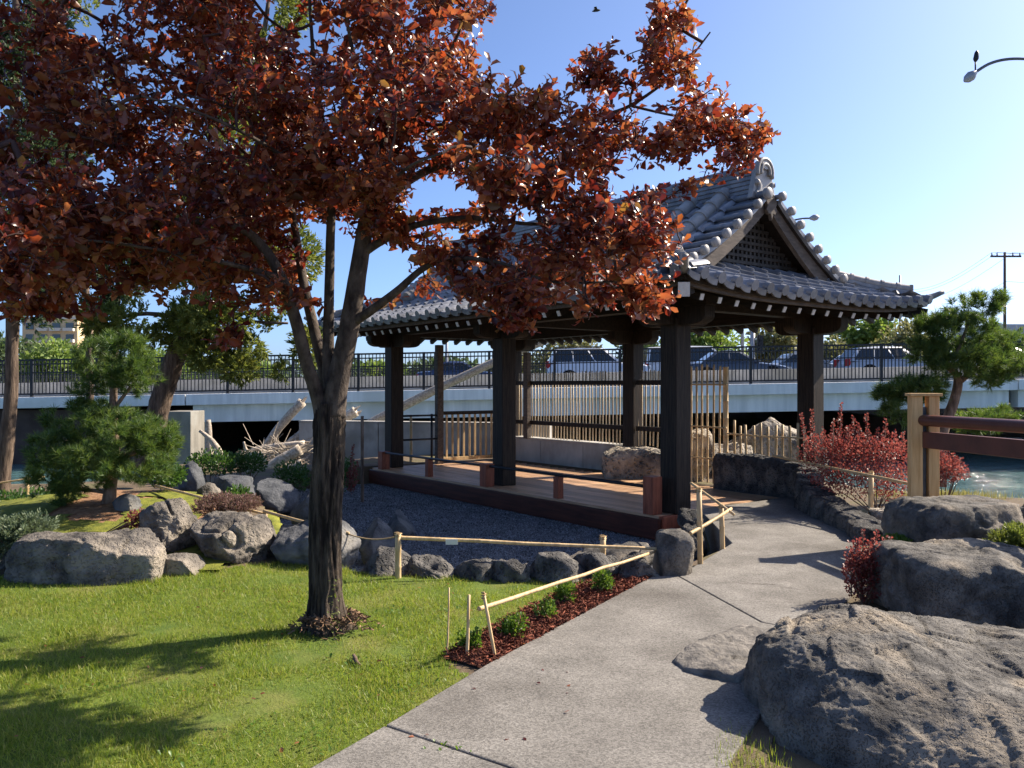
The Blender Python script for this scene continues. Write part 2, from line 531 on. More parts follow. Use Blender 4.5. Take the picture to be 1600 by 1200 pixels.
def smooth_path(pts, k=4):
    """Catmull-Rom through the points; items may be Vectors or floats"""
    out = []
    n = len(pts)
    for i in range(n - 1):
        p0, p1, p2, p3 = pts[max(i - 1, 0)], pts[i], pts[i + 1], pts[min(i + 2, n - 1)]
        for j in range(k):
            t = j / k
            out.append(0.5 * ((2 * p1) + (p2 - p0) * t + (2 * p0 - 5 * p1 + 4 * p2 - p3) * t * t + (3 * p1 - p0 - 3 * p2 + p3) * t ** 3))
    out.append(pts[-1])
    return out


def np_mesh(name, V, T, m, smooth=False):
    """triangle mesh from numpy arrays"""
    me = bpy.data.meshes.new(name)
    nv, nf = len(V), len(T)
    me.vertices.add(nv)
    me.vertices.foreach_set('co', V.astype(np.float32).ravel())
    me.loops.add(nf * 3)
    me.loops.foreach_set('vertex_index', T.astype(np.int32).ravel())
    me.polygons.add(nf)
    me.polygons.foreach_set('loop_start', np.arange(0, nf * 3, 3, dtype=np.int32))
    if smooth:
        me.polygons.foreach_set('use_smooth', np.ones(nf, dtype=bool))
    me.update(calc_edges=True)
    me.validate()
    if m:
        me.materials.append(m)
    return me


def basis(d, up=None, spin=None):
    """rotation matrices whose x axis is d and whose z axis leans to up, turned by spin about d"""
    d = d / np.linalg.norm(d, axis=1, keepdims=True)
    if up is None:
        up = np.tile(np.array([0.0, 0, 1]), (len(d), 1))
    y = np.cross(up, d)
    bad = np.linalg.norm(y, axis=1) < 1e-3
    y[bad] = np.array([1.0, 0, 0])
    y /= np.linalg.norm(y, axis=1, keepdims=True)
    z = np.cross(d, y)
    if spin is not None:
        c, s = np.cos(spin)[:, None], np.sin(spin)[:, None]
        y, z = y * c + z * s, z * c - y * s
    return np.stack([d, y, z], axis=2)


def scatter_arrays(tv, tf, rot, pos, scale):
    n = len(tv)
    V = np.einsum('kij,nj->kni', rot * scale[:, None, None], tv) + pos[:, None, :]
    T = tf[None, :, :] + (np.arange(len(pos)) * n)[:, None, None]
    return V.reshape(-1, 3), T.reshape(-1, 3)


def scatter(name, tv, tf, rot, pos, scale, m, parent=None, smooth=False, kind=None):
    V, T = scatter_arrays(tv, tf, rot, pos, scale)
    o = link(name, np_mesh(name, V, T, m, smooth), parent)
    return tag(o, kind=kind)


def rdir(n, rng=RNG):
    v = rng.normal(size=(n, 3))
    return v / np.linalg.norm(v, axis=1, keepdims=True)


# leaf templates (x = length)
LEAF_V = np.array([(0, 0, 0), (.36, 0, -.02), (.72, 0, -.04), (1, 0, -.14), (.28, .17, .05), (.70, .25, .04), (.28, -.17, .05), (.70, -.25, .04)])
LEAF_T = np.array([(0, 1, 4), (1, 2, 5), (1, 5, 4), (2, 3, 5), (0, 6, 1), (1, 7, 2), (1, 6, 7), (2, 7, 3)])
LEAF2_V = LEAF_V * np.array([1, 0.82, 1.0]) + np.array([(0, 0, 0), (0, .03, .07), (0, .05, .05), (-.06, .09, -.12), (0, .03, .12), (0, .05, .10), (0, .03, .04), (0, .05, .02)])
DIAM_V = np.array([(0, 0, 0), (.5, .28, .06), (1, 0, 0), (.5, -.28, .06)])
DIAM_T = np.array([(0, 2, 1), (0, 3, 2)])
BLADE_V = np.array([(0, .035, 0), (0, -.035, 0), (.55, .024, .05), (.55, -.024, .05), (1, 0, .2)])
BLADE_T = np.array([(0, 1, 3), (0, 3, 2), (2, 3, 4)])


def tuft_template(n=30, w=0.034, seed=1, spread=1.15):
    rg = np.random.default_rng(seed)
    V, T = [], []
    for i in range(n):
        a = rg.uniform(0, 2 * math.pi)
        th = spread * math.sqrt(rg.uniform(0.02, 1))
        d = np.array([math.cos(th), math.sin(th) * math.cos(a), math.sin(th) * math.sin(a)])
        s = np.cross(d, rg.normal(size=3))
        s /= np.linalg.norm(s)
        b = np.array([rg.uniform(-.35, .25), 0, 0])
        L = rg.uniform(.75, 1.05)
        k = len(V)
        V += [b - s * w, b + s * w, b + d * L]
        T.append((k, k + 1, k + 2))
    return np.array(V), np.array(T)


TUFT_V, TUFT_T = tuft_template()


def spray_template(seed=2):               # feathery conifer spray
    rg = np.random.default_rng(seed)
    V, T = [], []
    for i in range(14):
        x = rg.uniform(0, .75)
        a = rg.uniform(0, 2 * math.pi)
        d = np.array([1.0, 0.65 * math.cos(a), 0.65 * math.sin(a)])
        d /= np.linalg.norm(d)
        s = np.cross(d, rg.normal(size=3))
        s /= np.linalg.norm(s)
        b = np.array([x, 0, 0])
        L = rg.uniform(.25, .45)
        k = len(V)
        V += [b, b + d * L * .5 + s * .055, b + d * L, b + d * L * .5 - s * .055]
        T += [(k, k + 1, k + 2), (k, k + 2, k + 3)]
    return np.array(V), np.array(T)


SPRAY_V, SPRAY_T = spray_template()


def in_lobes(lobes, n, shell=0.35, rng=RNG, gap=None):
    """points in ellipsoid lobes [(center, (rx,ry,rz))], more of them near the surface; returns points and outward directions"""
    vol = np.array([r[0] * r[1] * r[2] for c, r in lobes]) ** 0.72
    pick = rng.choice(len(lobes), n, p=vol / vol.sum())
    d = rdir(n, rng)
    rr = (rng.uniform(0, 1, n) ** shell)[:, None]
    C = np.array([tuple(c) for c, r in lobes])[pick]
    S = np.array([r for c, r in lobes])[pick]
    nd = d / S
    nd /= np.linalg.norm(nd, axis=1, keepdims=True)
    P = C + d * rr * S
    if gap:                                    # open gaps between the clumps
        kp = np.array([noise.noise(Vector(p) * gap[0]) > gap[1] for p in P])
        P, nd = P[kp], nd[kp]
    return P, nd


def lobe(px, py, Y, rx, ry, ryd):
    """ellipsoid lobe given by its place in the photo (pixels), its distance and its depth radius in metres"""
    return (at(px, py, Y), (rx / F * Y, ryd, ry / F * Y))


_ico = {}


def ico(sub):
    if sub not in _ico:
        bm = bmesh.new()
        bmesh.ops.create_icosphere(bm, subdivisions=sub, radius=1.0)
        V = np.array([v.co[:] for v in bm.verts])
        T = np.array([[v.index for v in f.verts] for f in bm.faces])
        bm.free()
        _ico[sub] = (V, T)
    return _ico[sub]


def rock_mesh(dims, seed, m, k=3.0, planes=14, sub=4, rough=0.08, fine=0.6, shape=None, depth=(0.42, 0.82), sref=None):
    """boulder: rounded block, cut by planes into broken faces, with ledges and a rough skin"""
    rg = np.random.default_rng(seed)
    V, T = ico(sub)
    P = V / (np.abs(V) ** k).sum(axis=1, keepdims=True) ** (1 / k)
    planes = int(planes * 1.5) + 3
    for i in range(planes):
        n = rg.normal(size=3)
        n[2] *= 0.75
        n /= np.linalg.norm(n)
        ext = (np.abs(P @ n)).max()
        d = ext * rg.uniform(*depth) if i < planes * 0.6 else ext * rg.uniform(0.8, 0.97)
        over = np.maximum(P @ n - d, 0)
        P = P - n * (over * 0.97)[:, None]
    D = np.array(dims) / 2
    lo, hi = P.min(axis=0), P.max(axis=0)
    P = (P - (lo + hi) / 2) / ((hi - lo) / 2) * D
    if shape:
        P = np.array([shape(p) for p in P])
    s = sref or float(min(dims))
    off = Vector((seed * 3.7, seed * 1.3, seed * 2.1))
    out = np.empty_like(P)
    nn = P / np.linalg.norm(P / D, axis=1, keepdims=True) / D
    nn /= np.linalg.norm(nn, axis=1, keepdims=True)
    for i, p in enumerate(P):
        q = Vector(p) / s
        w_ = Vector((noise.noise(q * 1.9 + off), noise.noise(q * 1.9 - off), noise.noise(q * 1.9 + off * 2))) * 0.35
        cel = noise.noise(q * 1.5 + off) * 0.8
        st_ = (q.z + w_.z) * 5.5
        led = (st_ - math.floor(st_)) - 0.5                       # weathered ledges
        a = cel + 0.22 * led * (0.5 + noise.noise(q * 1.2 - off)) + fine * 0.8 * noise.noise((q + w_) * 4.1 + off)
        a -= 1.1 * max(0.0, 0.12 - abs(noise.noise((q + w_ * 0.6) * 1.7 + off * 1.9))) / 0.12 * max(0.0, 0.35 + noise.noise(q * 2.3 + off))   # splits
        a += fine * (0.45 * abs(noise.noise(q * 9 + off)) + 0.25 * noise.noise(q * 19 + off))
        if sub >= 5:
            a += fine * 0.22 * abs(noise.noise(q * 36 + off))
        out[i] = p + nn[i] * a * rough * s
    return np_mesh('rock', out, T, m, True)


def rock(label, x0, x1, yt, yb, m, seed, z=0.0, depth=None, name='rock', sub=4, rz=0.0, group=None, cat='rock', sink=0.12, depth_cut=None, **kw):
    """a boulder from its extent in the photo; its foot stands on ground of height z"""
    Y0 = F * (CZ - z) / (yb - HY)
    w = (x1 - x0) / F * Y0
    dp = depth or w * 0.75
    Yc = Y0 + dp * 0.45
    w = (x1 - x0) / F * Yc
    zt = CZ - (yt - HY) / F * (Yc - dp * 0.1)
    h = zt - z + sink
    if depth_cut:
        kw['depth'] = depth_cut
    o = link(name, rock_mesh((w, dp, h), seed, M[m], sub=sub, **kw))
    o.location = (((x0 + x1) / 2 - 800) / F * Yc, Yc, z - sink + h / 2)
    o.rotation_euler = (0, 0, rz)
    return tag(o, label, cat, group)


# ------------------------------------------------------------------ ground, river, lawn, path
def inside(poly, x, y):
    r = False
    j = len(poly) - 1
    for i in range(len(poly)):
        xi, yi = poly[i]
        xj, yj = poly[j]
        if (yi > y) != (yj > y) and x < (xj - xi) * (y - yi) / (yj - yi) + xi:
            r = not r
        j = i
    return r


def inside_np(poly, X, Y):
    r = np.zeros(len(X), bool)
    j = len(poly) - 1
    for i in range(len(poly)):
        xi, yi = poly[i]
        xj, yj = poly[j]
        if yi != yj:
            r ^= ((yi > Y) != (yj > Y)) & (X < (xj - xi) * (Y - yi) / (yj - yi) + xi)
        j = i
    return r


def gxy(px, py, z=0.0):
    p = gr(px, py, z)
    return (p.x, p.y)


PAV_O = Vector((2.071, 10.488, 0.0))
PAV_A = R(-53)


def pav(u, v, z=0.0):                     # pavilion frame -> world
    c, s = math.cos(PAV_A), math.sin(PAV_A)
    return Vector((PAV_O.x + u * c - v * s, PAV_O.y + u * s + v * c, z))


DECK_POLY = [tuple(pav(u, v)[:2]) for u, v in ((0.0, -0.45), (0.0, 2.6), (-7.6, 2.6), (-7.6, -0.45))]
GRAVEL_POLY = [(-1.75, 7.45), (-0.7, 7.12), (0.1, 6.98), (0.9, 7.0), (1.45, 7.15), (1.75, 7.9), (2.25, 8.55), (2.35, 9.3),
               tuple(pav(0.0, -0.25)[:2]), tuple(pav(-7.5, -0.25)[:2]), (-3.9, 15.2), (-3.6, 12.5), (-2.9, 10.2), (-2.2, 8.4)]
PIT_POLY = [(-1.85, 7.4), (-0.7, 7.0), (0.1, 6.86), (0.95, 6.9), (1.40, 7.0), (1.8, 7.75), (2.3, 8.4), (2.45, 9.3), tuple(pav(-0.1, 0.3)[:2]),
            tuple(pav(-0.1, 2.4)[:2]), tuple(pav(-7.3, 2.4)[:2]), tuple(pav(-7.6, -0.2)[:2]), (-4.0, 15.3), (-3.7, 12.5), (-3.0, 10.2), (-2.3, 8.4)]
BANK = [(-400, 12), (-12, 13), (-7.5, 13.6), (-5.2, 15.2), (-3.2, 18.5), (0, 20.5), (3.2, 19), (4.8, 15.2), (5.6, 12.9), (7, 11.9), (12, 11), (400, 9)]
_bx, _by = zip(*BANK)


def gz(x, y, pit=True):
    """height of the ground sheet"""
    b = float(np.interp(x, _bx, _by))
    z = 0.40 * math.exp(-((x + 4.5) ** 2 / 4.5 + (y - 9.2) ** 2 / 2.6))
    z += 0.10 * math.exp(-((x - 5.4) ** 2 / 0.8 + (y - 7.6) ** 2 / 2.5))
    if y > b:
        t = min(1.0, (y - b) / 1.4)
        z = z * (1 - t) - 2.2 * t * t * (3 - 2 * t)
        if y > 38:
            t = min(1.0, (y - 38) / 7)  # bank raised almost to the girders to keep the space below dark
            z = -2.2 + 2.72 * t * t * (3 - 2 * t)
        if y > 49.5:
            z += 0.55 * min(1.0, (y - 49.5) / 4)
    elif pit and inside(PIT_POLY, x, y):
        z = -0.5
    return z


def axis(lo, hi, step, far):
    a = list(np.arange(lo, hi + 1e-6, step))
    d, x = step, hi
    while x < far:
        d *= 1.35
        x += d
        a.append(x)
    d, x = step, lo
    while x > -far:
        d *= 1.35
        x -= d
        a.insert(0, x)
    return a


def grid_mesh(name, xs, ys, zf, m, keep=None):
    V = [(x, y, zf(x, y)) for y in ys for x in xs]
    nx = len(xs)
    Fc = []
    for j in range(len(ys) - 1):
        for i in range(nx - 1):
            if keep and not keep((xs[i] + xs[i + 1]) / 2, (ys[j] + ys[j + 1]) / 2):
                continue
            a = j * nx + i
            Fc.append((a, a + 1, a + 1 + nx, a + nx))
    me = bpy.data.meshes.new(name)
    me.from_pydata(V, [], Fc)
    if keep:
        bm = bmesh.new()
        bm.from_mesh(me)
        bmesh.ops.delete(bm, geom=[v for v in bm.verts if not v.link_faces], context='VERTS')
        bm.to_mesh(me)
        bm.free()
    me.polygons.foreach_set('use_smooth', [True] * len(me.polygons))
    me.materials.append(m)
    return me


gx = axis(-9, 7.5, 0.15, 900)
gy = axis(2, 20, 0.15, 900)
gy = [y for y in gy if y > -60]
tag(link('ground', grid_mesh('ground', gx, gy, gz, M['dirt'])), 'brown earth of the garden and the far river bank', kind='structure')

w = MB()
w.add([(-400, 9, -1.0), (400, 9, -1.0), (400, 60, -1.0), (-400, 60, -1.0)], [(0, 1, 2, 3)])
w.build('river', M['water'], label='rippled blue green river flowing under the road bridge', kind='structure')

# lawn
LAWN = [(-7.5, 1.0), (-2.25, 1.0), (-0.80, 3.47), (-0.22, 4.5), gxy(690, 1032), gxy(745, 995), gxy(800, 965), gxy(850, 940), gxy(905, 915),
        (0.75, 6.80), (0.1, 6.78), (-0.6, 6.88), (-1.25, 7.0), (-1.6, 7.25), (-2.1, 7.35), (-2.7, 6.95), (-3.4, 6.62), (-4.1, 6.75), (-4.6, 6.9),
        (-6.5, 7.1), (-7.5, 7.0)]
lx = list(np.arange(-7.5, 1.2, 0.06))
ly = list(np.arange(1.0, 7.5, 0.06))
lawn = link('lawn', grid_mesh('lawn', lx, ly, lambda x, y: gz(x, y, False) + 0.008, M['lawn'], lambda x, y: inside(LAWN, x, y)))
tag(lawn, 'mown green lawn with dry straw patches under the red leaved tree', kind='structure')


def dry(x, y):
    """thin dry patches of the lawn, 0 to 1"""
    k = 0.0
    for px, py, r, s in ((340, 1128, 0.13, 1.0), (425, 1095, 0.2, 0.9), (260, 985, 0.12, 0.6), (230, 1050, 0.3, 0.25), (470, 1028, 0.15, 0.7),
                         (620, 1018, 0.12, 0.6), (150, 915, 0.25, 0.7), (640, 905, 0.3, 0.6), (770, 912, 0.35, 0.7), (520, 1000, 0.28, 0.6)):
        g = gr(px, py)
        d = math.hypot((x - g.x), (y - g.y) * 0.8) / r
        if d < 1.6:
            k = max(k, s * math.exp(-d * d * 1.2))
    k += 0.2 * max(0, noise.noise(Vector((x * 1.1, y * 1.1, 3.3))) - 0.1)
    k *= 0.45 + 1.1 * max(0.0, 0.5 + noise.noise(Vector((x * 9, y * 9, 1.3))) + 0.5 * noise.noise(Vector((x * 25, y * 25, 5))))
    return min(k, 1)


n = 430000
gx_ = RNG.uniform(-7.0, 1.0, n)
u_ = RNG.uniform(0, 1, n)
gy_ = 2.7 * (7.45 / 2.7) ** (u_ ** 1.0)           # denser close by
ok = inside_np(LAWN, gx_, gy_) & (np.abs(gx_) < gy_ * 0.68 + 1.6)
gx_, gy_ = gx_[ok], gy_[ok]
dr = np.array([dry(x, y) for x, y in zip(gx_, gy_)])
ok = RNG.uniform(0, 1, len(gx_)) > dr * 0.93
gx_, gy_, dr = gx_[ok], gy_[ok], dr[ok]
hgt = np.array([noise.noise(Vector((x * 2.3, y * 2.3, 9.0))) for x, y in zip(gx_, gy_)])
k = len(gx_)
zz = np.array([gz(x, y, False) for x, y in zip(gx_, gy_)])
lean = RNG.uniform(0.15, 1.25, k)
az = RNG.uniform(0, 2 * math.pi, k)
d = np.stack([np.cos(az) * np.sin(lean), np.sin(az) * np.sin(lean), np.cos(lean)], axis=1)
sz = RNG.uniform(0.018, 0.050, k) * (1 + 0.45 * hgt) * (1 - 0.45 * dr) * (0.75 + gy_ * 0.055)
scatter('grass', BLADE_V * np.array([1, 1.15, 1]), BLADE_T, basis(d, None, RNG.uniform(0, 6.28, k)), np.stack([gx_, gy_, zz + 0.004], axis=1), sz,
        M['grass'], kind='stuff')
bpy.data.objects['grass']['label'] = 'short green grass blades of the mown lawn'
# broadleaf weeds in the lawn
wp = []
for px, py in ((620, 960), (540, 1040), (700, 1180), (400, 1140), (150, 1080), (300, 1180), (640, 1080), (690, 960), (390, 870), (90, 940), (485, 1175)):
    g = gr(px, py)
    for i in range(26):
        wp.append((g.x + random.gauss(0, 0.07), g.y + random.gauss(0, 0.08), 0.02))
wp = np.array(wp)
d = rdir(len(wp))
d[:, 2] = np.abs(d[:, 2]) * 0.5 + 0.2
o = scatter('clover', LEAF_V, LEAF_T, basis(d), wp, RNG.uniform(0.015, 0.035, len(wp)), M['box_leaf'], kind='stuff')
o['label'] = 'small broad leaved weeds in the lawn'

# path: joint bed with concrete slabs lying on it
PATH = thing('path', 'curved grey aggregate concrete path leading to the pavilion deck', None)
PATH['kind'] = 'structure'
del_keys = [kk for kk in ('category',) if kk in PATH]


def slab(pts, zt, zb, m, name, parent):
    b = MB()
    b.prism(pts, 'z', zb, zt)
    return b.build(name, m, parent, bevel=0.008)


J1a, J1b = gxy(603, 1142), (0.78, 2.84)
J2a, J2b = gxy(1060, 905), gxy(1192, 979)
slab([(-2.2, 1.0), (J1a[0] - 0.006, J1a[1] - 0.012), (J1b[0], J1b[1] - 0.013), (0.35, 2.0), (0.0, 1.0)], 0.030, -0.1, M['concrete_path'], 'slab', PATH)
slab([J1a, gxy(760, 1046), gxy(1019, 906), (J2a[0] - 0.012, J2a[1]), (J2b[0] - 0.012, J2b[1] - 0.003), gxy(1250, 990), gxy(1260, 1020), gxy(1215, 1085),
      gxy(1185, 1130), gxy(1140, 1200), J1b], 0.030, -0.3, M['concrete_path'], 'slab', PATH)
slab([J2a, gxy(1144, 853), gxy(1101, 808), tuple(pav(0.13, 0.10)[:2]), tuple(pav(0.13, 2.7)[:2]), gxy(1240, 785), gxy(1300, 812), gxy(1350, 836),
      gxy(1345, 860), gxy(1340, 890), gxy(1335, 925), gxy(1310, 965), gxy(1262, 992), J2b], 0.030, -0.45, M['concrete_path'], 'slab', PATH)
b = MB()
b.prism([(-1.9, 1.5), J1a, gxy(765, 1046), gxy(1019, 907), gxy(1140, 856), gxy(1250, 880), gxy(1250, 985), (0.7, 2.6)], 'z', -0.1, 0.013)
b.build('joint_bed', M['dirt'], PATH)

# hairline cracks
for pts in ([(1128, 908), (1160, 911), (1205, 913), (1250, 921), (1300, 924)],):
    b = MB()
    P = smooth_path([gr(x, y, 0.032) for x, y in pts], 8)
    P = [q + Vector((random.uniform(-.012, .012), random.uniform(-.02, .02), 0)) for q in P]
    vs, fs_ = [], []
    for i, q in enumerate(P):
        h_ = 0.0035 * (1 - abs(2 * i / (len(P) - 1) - 1)) + 0.0008
        vs += [(q.x, q.y - h_, 0.0318), (q.x, q.y + h_, 0.0318)]
    for i in range(len(P) - 1):
        fs_.append((2 * i, 2 * i + 2, 2 * i + 3, 2 * i + 1))
    b.add(vs, fs_)
    b.build('crack', M['concrete_dark'], PATH)

# gravel bed
gb = MB()
gb.add([(x, y, -0.31) for x, y in GRAVEL_POLY], [tuple(range(len(GRAVEL_POLY)))])
gb.build('gravel_bed', M['gravel'], label='raked dark grey gravel bed in front of the pavilion deck', kind='structure')
n = 95000
X = RNG.uniform(-4.2, 2.6, n)
Y = 6.8 * (16.0 / 6.8) ** RNG.uniform(0, 1, n)
ok = inside_np(GRAVEL_POLY, X, Y)
X, Y = X[ok], Y[ok]
k = len(X)
OCT_V = np.array([(1, 0, 0), (-1, 0, 0), (0, .8, 0), (0, -.8, 0), (0, 0, .6), (0, 0, -.6)])
OCT_T = np.array([(0, 2, 4), (2, 1, 4), (1, 3, 4), (3, 0, 4), (2, 0, 5), (1, 2, 5), (3, 1, 5), (0, 3, 5)])
zr = -0.305 + 0.008 * np.array([noise.noise(Vector((x * 3, y * 3, 1))) for x, y in zip(X, Y)])
o = scatter('gravel', OCT_V, OCT_T, basis(rdir(k), None, RNG.uniform(0, 6, k)), np.stack([X, Y, zr], axis=1), RNG.uniform(0.006, 0.013, k) * (0.7 + Y * 0.045),
            M['pebble'], kind='stuff')
o['label'] = 'loose grey gravel stones in the raked bed'

# mulch strip
MULCH = [gxy(690, 1031), gxy(745, 996), gxy(800, 966), gxy(850, 941), gxy(905, 916), gxy(965, 901), gxy(1022, 903), gxy(1016, 909), gxy(758, 1049),
         gxy(730, 1040)]
mb = MB()
mb.add([(x, y, 0.012) for x, y in MULCH], [tuple(range(len(MULCH)))])
mb.build('mulch_bed', mat('mulch_soil', (0.05, 0.018, 0.012), (0.11, 0.04, 0.025), 30, 0.95, 0.9, 60), label='red bark mulch strip along the path edge',
         kind='structure')
n = 26000
X = RNG.uniform(-0.6, 1.4, n)
Y = RNG.uniform(4.5, 7.0, n)
ok = inside_np(MULCH, X, Y)
X, Y = X[ok], Y[ok]
k = len(X)
CH_V = np.array([(-1, -.25, 0), (1, -.2, 0), (1, .2, 0), (-1, .25, 0), (-.9, -.2, .12), (.9, -.15, .12), (.9, .15, .12), (-.9, .2, .12)])
CH_T = np.array([(0, 1, 5), (0, 5, 4), (1, 2, 6), (1, 6, 5), (2, 3, 7), (2, 7, 6), (3, 0, 4), (3, 4, 7), (4, 5, 6), (4, 6, 7)])
d = rdir(k)
d[:, 2] *= 0.45
o = scatter('mulch', CH_V, CH_T, basis(d, None, RNG.uniform(0, 6, k)), np.stack([X, Y, RNG.uniform(0.012, 0.05, k)], axis=1), RNG.uniform(0.008, 0.024, k),
            M['mulch'], kind='stuff')
o['label'] = 'red bark mulch chips beside the path'

# moss and fallen needles on the mound behind the boulders


def patch(pts, m, name, label, dz=0.012):
    xs = [p[0] for p in pts]
    ys = [p[1] for p in pts]
    me = grid_mesh(name, list(np.arange(min(xs), max(xs) + .05, 0.05)), list(np.arange(min(ys), max(ys) + .05, 0.05)),
                   lambda x, y: gz(x, y) + dz + 0.03 * max(0, noise.noise(Vector((x * 3, y * 3, 5)))), m,
                   lambda x, y: inside(pts, x + 0.18 * noise.noise(Vector((x * 4, y * 4, 0))), y + 0.18 * noise.noise(Vector((x * 4, y * 4, 8)))))
    return tag(link(name, me), label, kind='structure')


patch([(-5.6, 7.6), (-4.4, 7.5), (-3.2, 7.8), (-2.9, 8.7), (-3.2, 10), (-4.5, 10.2), (-6, 9.6)], M['needles'], 'needle_litter', 'dry brown pine needle litter on the mound')
for i, pts in enumerate(([(-4.3, 7.25), (-3.6, 7.3), (-3.45, 7.8), (-4.1, 7.9)], [(-3.4, 7.4), (-2.75, 7.45), (-2.7, 8.3), (-3.4, 8.2)],
                         [(-3.0, 6.95), (-2.45, 6.95), (-2.4, 7.5), (-2.9, 7.5)], [(-4.1, 9.0), (-3.1, 9.0), (-2.9, 10.4), (-4.0, 10.2)],
                         [(-2.7, 7.6), (-2.1, 7.6), (-2.0, 9.2), (-2.7, 9.3)], [(-4.9, 7.0), (-4.3, 7.1), (-4.4, 8.3), (-5.2, 8.2)], [(-3.9, 8.1), (-3.2, 8.2), (-3.3, 9.1), (-4.0, 8.9)], [(-7.2, 8.2), (-6.0, 8.4), (-6.0, 11), (-7.6, 11)], [(-5.9, 8.0), (-4.7, 7.9), (-4.6, 9.0), (-5.8, 9.6)], [(-4.4, 7.5), (-3.7, 7.6), (-3.6, 8.1), (-4.4, 8.2)])):
    patch(pts, M['moss'], 'moss', 'yellow green moss cushions between the boulders', 0.025)

# a few fallen plum leaves
fl = []
for i in range(70):
    x, y = random.uniform(-3.0, 0.4), random.uniform(3.6, 6.6)
    fl.append((x, y, 0.034 if not inside(LAWN, x, y) else 0.03))
fl = np.array(fl)
d = rdir(len(fl))
d[:, 2] *= 0.15
o = scatter('fallen_leaves', LEAF_V, LEAF_T, basis(d, np.tile(np.array([0., 0, 1]), (len(fl), 1)) + rdir(len(fl)) * .4), fl, RNG.uniform(.02, .04, len(fl)), M['plum_leaf'], None, True, kind='stuff')
o['label'] = 'a few fallen plum leaves on the lawn and path'


# ------------------------------------------------------------------ pavilion
PW, PL, EV = 2.936, 7.30, 1.15            # width and length between post centres, eave overhang
PAVN = thing('pavilion', 'dark timber garden pavilion with grey tiled hip and gable roof over a wooden deck', 'pavilion', PAV_O, PAV_A)
ROOFN = link('roof', None, PAVN)


def zroof(d):
    return 2.70 + 0.31 * d + 0.1045 * d * d


def lift(s, half):                         # eaves curve up towards the corners
    t = max(0.0, (abs(s) - (half - 1.9)) / 1.9)
    return 0.11 * t * t


def surf(side, s, d):
    """point of the roof surface: side front/back/right/left, s along the eave (pavilion u or v), d up the slope from the eave"""
    if side in ('front', 'back'):
        z = zroof(d) + lift(s + PL / 2, PL / 2 + EV) * max(0, 1 - d / 1.4)
        return Vector((s, -EV + d if side == 'front' else PW + EV - d, z))
    z = zroof(d) + lift(s - PW / 2, PW / 2 + EV) * max(0, 1 - d / 1.4)
    return Vector((EV - d if side == 'right' else -PL - EV + d, s, z))


def frame(side, s, d):
    """4x4 matrix: x across the eave, y up the slope, z out of the roof"""
    p, q = surf(side, s, d), surf(side, s, d + 0.25)
    y = (q - p).normalized()
    x = {'front': Vector((1, 0, 0)), 'back': Vector((-1, 0, 0)), 'right': Vector((0, 1, 0)), 'left': Vector((0, -1, 0))}[side]
    e = surf(side, s + 0.1, d) - surf(side, s - 0.1, d)
    x = (e if e.dot(x) > 0 else -e).normalized()
    z = x.cross(y).normalized()
    y = z.cross(x)
    m = Matrix((x, y, z)).transposed().to_4x4()
    m.translation = p
    return m


# roof boarding under the tiles
DMAX = PW / 2 + EV
VERGE = 0.36


def roof_sheet(side, n=28, nd=14):
    vs, fs = [], []
    if side in ('front', 'back'):
        ds = [DMAX * j / nd for j in range(nd + 1)]
        rows = []
        for dd in ds:
            hi = max(EV - dd, VERGE) if dd < EV else VERGE
            lo = -PL - hi
            rows.append([surf(side, lo + (hi - lo) * i / n, dd) for i in range(n + 1)])
    else:
        ds = [1.10 * j / 7 for j in range(8)]
        rows = []
        for dd in ds:
            lo, hi = -EV + dd, PW + EV - dd
            rows.append([surf(side, lo + (hi - lo) * i / n, dd) for i in range(n + 1)])
    for r in rows:
        vs += [(p.x, p.y, p.z - 0.012) for p in r]
    for j in range(len(rows) - 1):
        for i in range(n):
            a = j * (n + 1) + i
            fs.append((a, a + 1, a + n + 2, a + n + 1))
    return vs, fs


for side in ('front', 'back', 'right', 'left'):
    b = MB()
    b.add(*roof_sheet(side))
    o = b.build('roof_boarding', M['beam_wood'], ROOFN)
    so = o.modifiers.new('solid', 'SOLIDIFY')
    so.thickness = 0.05
    so.offset = -1 if o.data.polygons[0].normal.z > 0 else 1


# tiles: one pan with a round roll along its side
def tile_mesh(eave=False):
    prof = [(-0.15, 0.030), (-0.09, 0.006), (-0.02, 0.0), (0.035, 0.012), (0.05, 0.04), (0.065, 0.066), (0.095, 0.082), (0.125, 0.066), (0.14, 0.04),
            (0.15, 0.022)]
    L = 0.285
    th = 0.020
    b = MB()
    n = len(prof)
    vs = []
    for y, dz in ((0, 0.036), (L, 0.0)):
        vs += [(x, y, z + dz) for x, z in prof]
    vs += [(x, 0, z + 0.036 - th) for x, z in prof]
    fs = []
    for i in range(n - 1):
        fs.append((i, i + 1, n + i + 1, n + i))
        fs.append((i, 2 * n + i, 2 * n + i + 1, i + 1))
    b.add(vs, fs)
    if eave:                                # round end cap and curved lip of the eave course
        c = Vector((0.095, -0.012, 0.058))
        cap = [(c.x + 0.066 * math.cos(a), c.z + 0.066 * math.sin(a)) for a in [2 * math.pi * i / 14 for i in range(14)]]
        b.prism(cap, 'y', -0.022, 0.05)
        lip = [(-0.15, 0.05), (-0.09, 0.03), (-0.02, 0.024), (0.04, 0.035), (0.04, -0.04), (-0.02, -0.042), (-0.09, -0.028), (-0.15, 0.0)]
        b.prism(lip, 'y', -0.018, 0.01)
    me = b.mesh('tile', M['tile'])
    me.polygons.foreach_set('use_smooth', [True] * len(me.polygons))
    me.set_sharp_from_angle(angle=R(50))
    return me


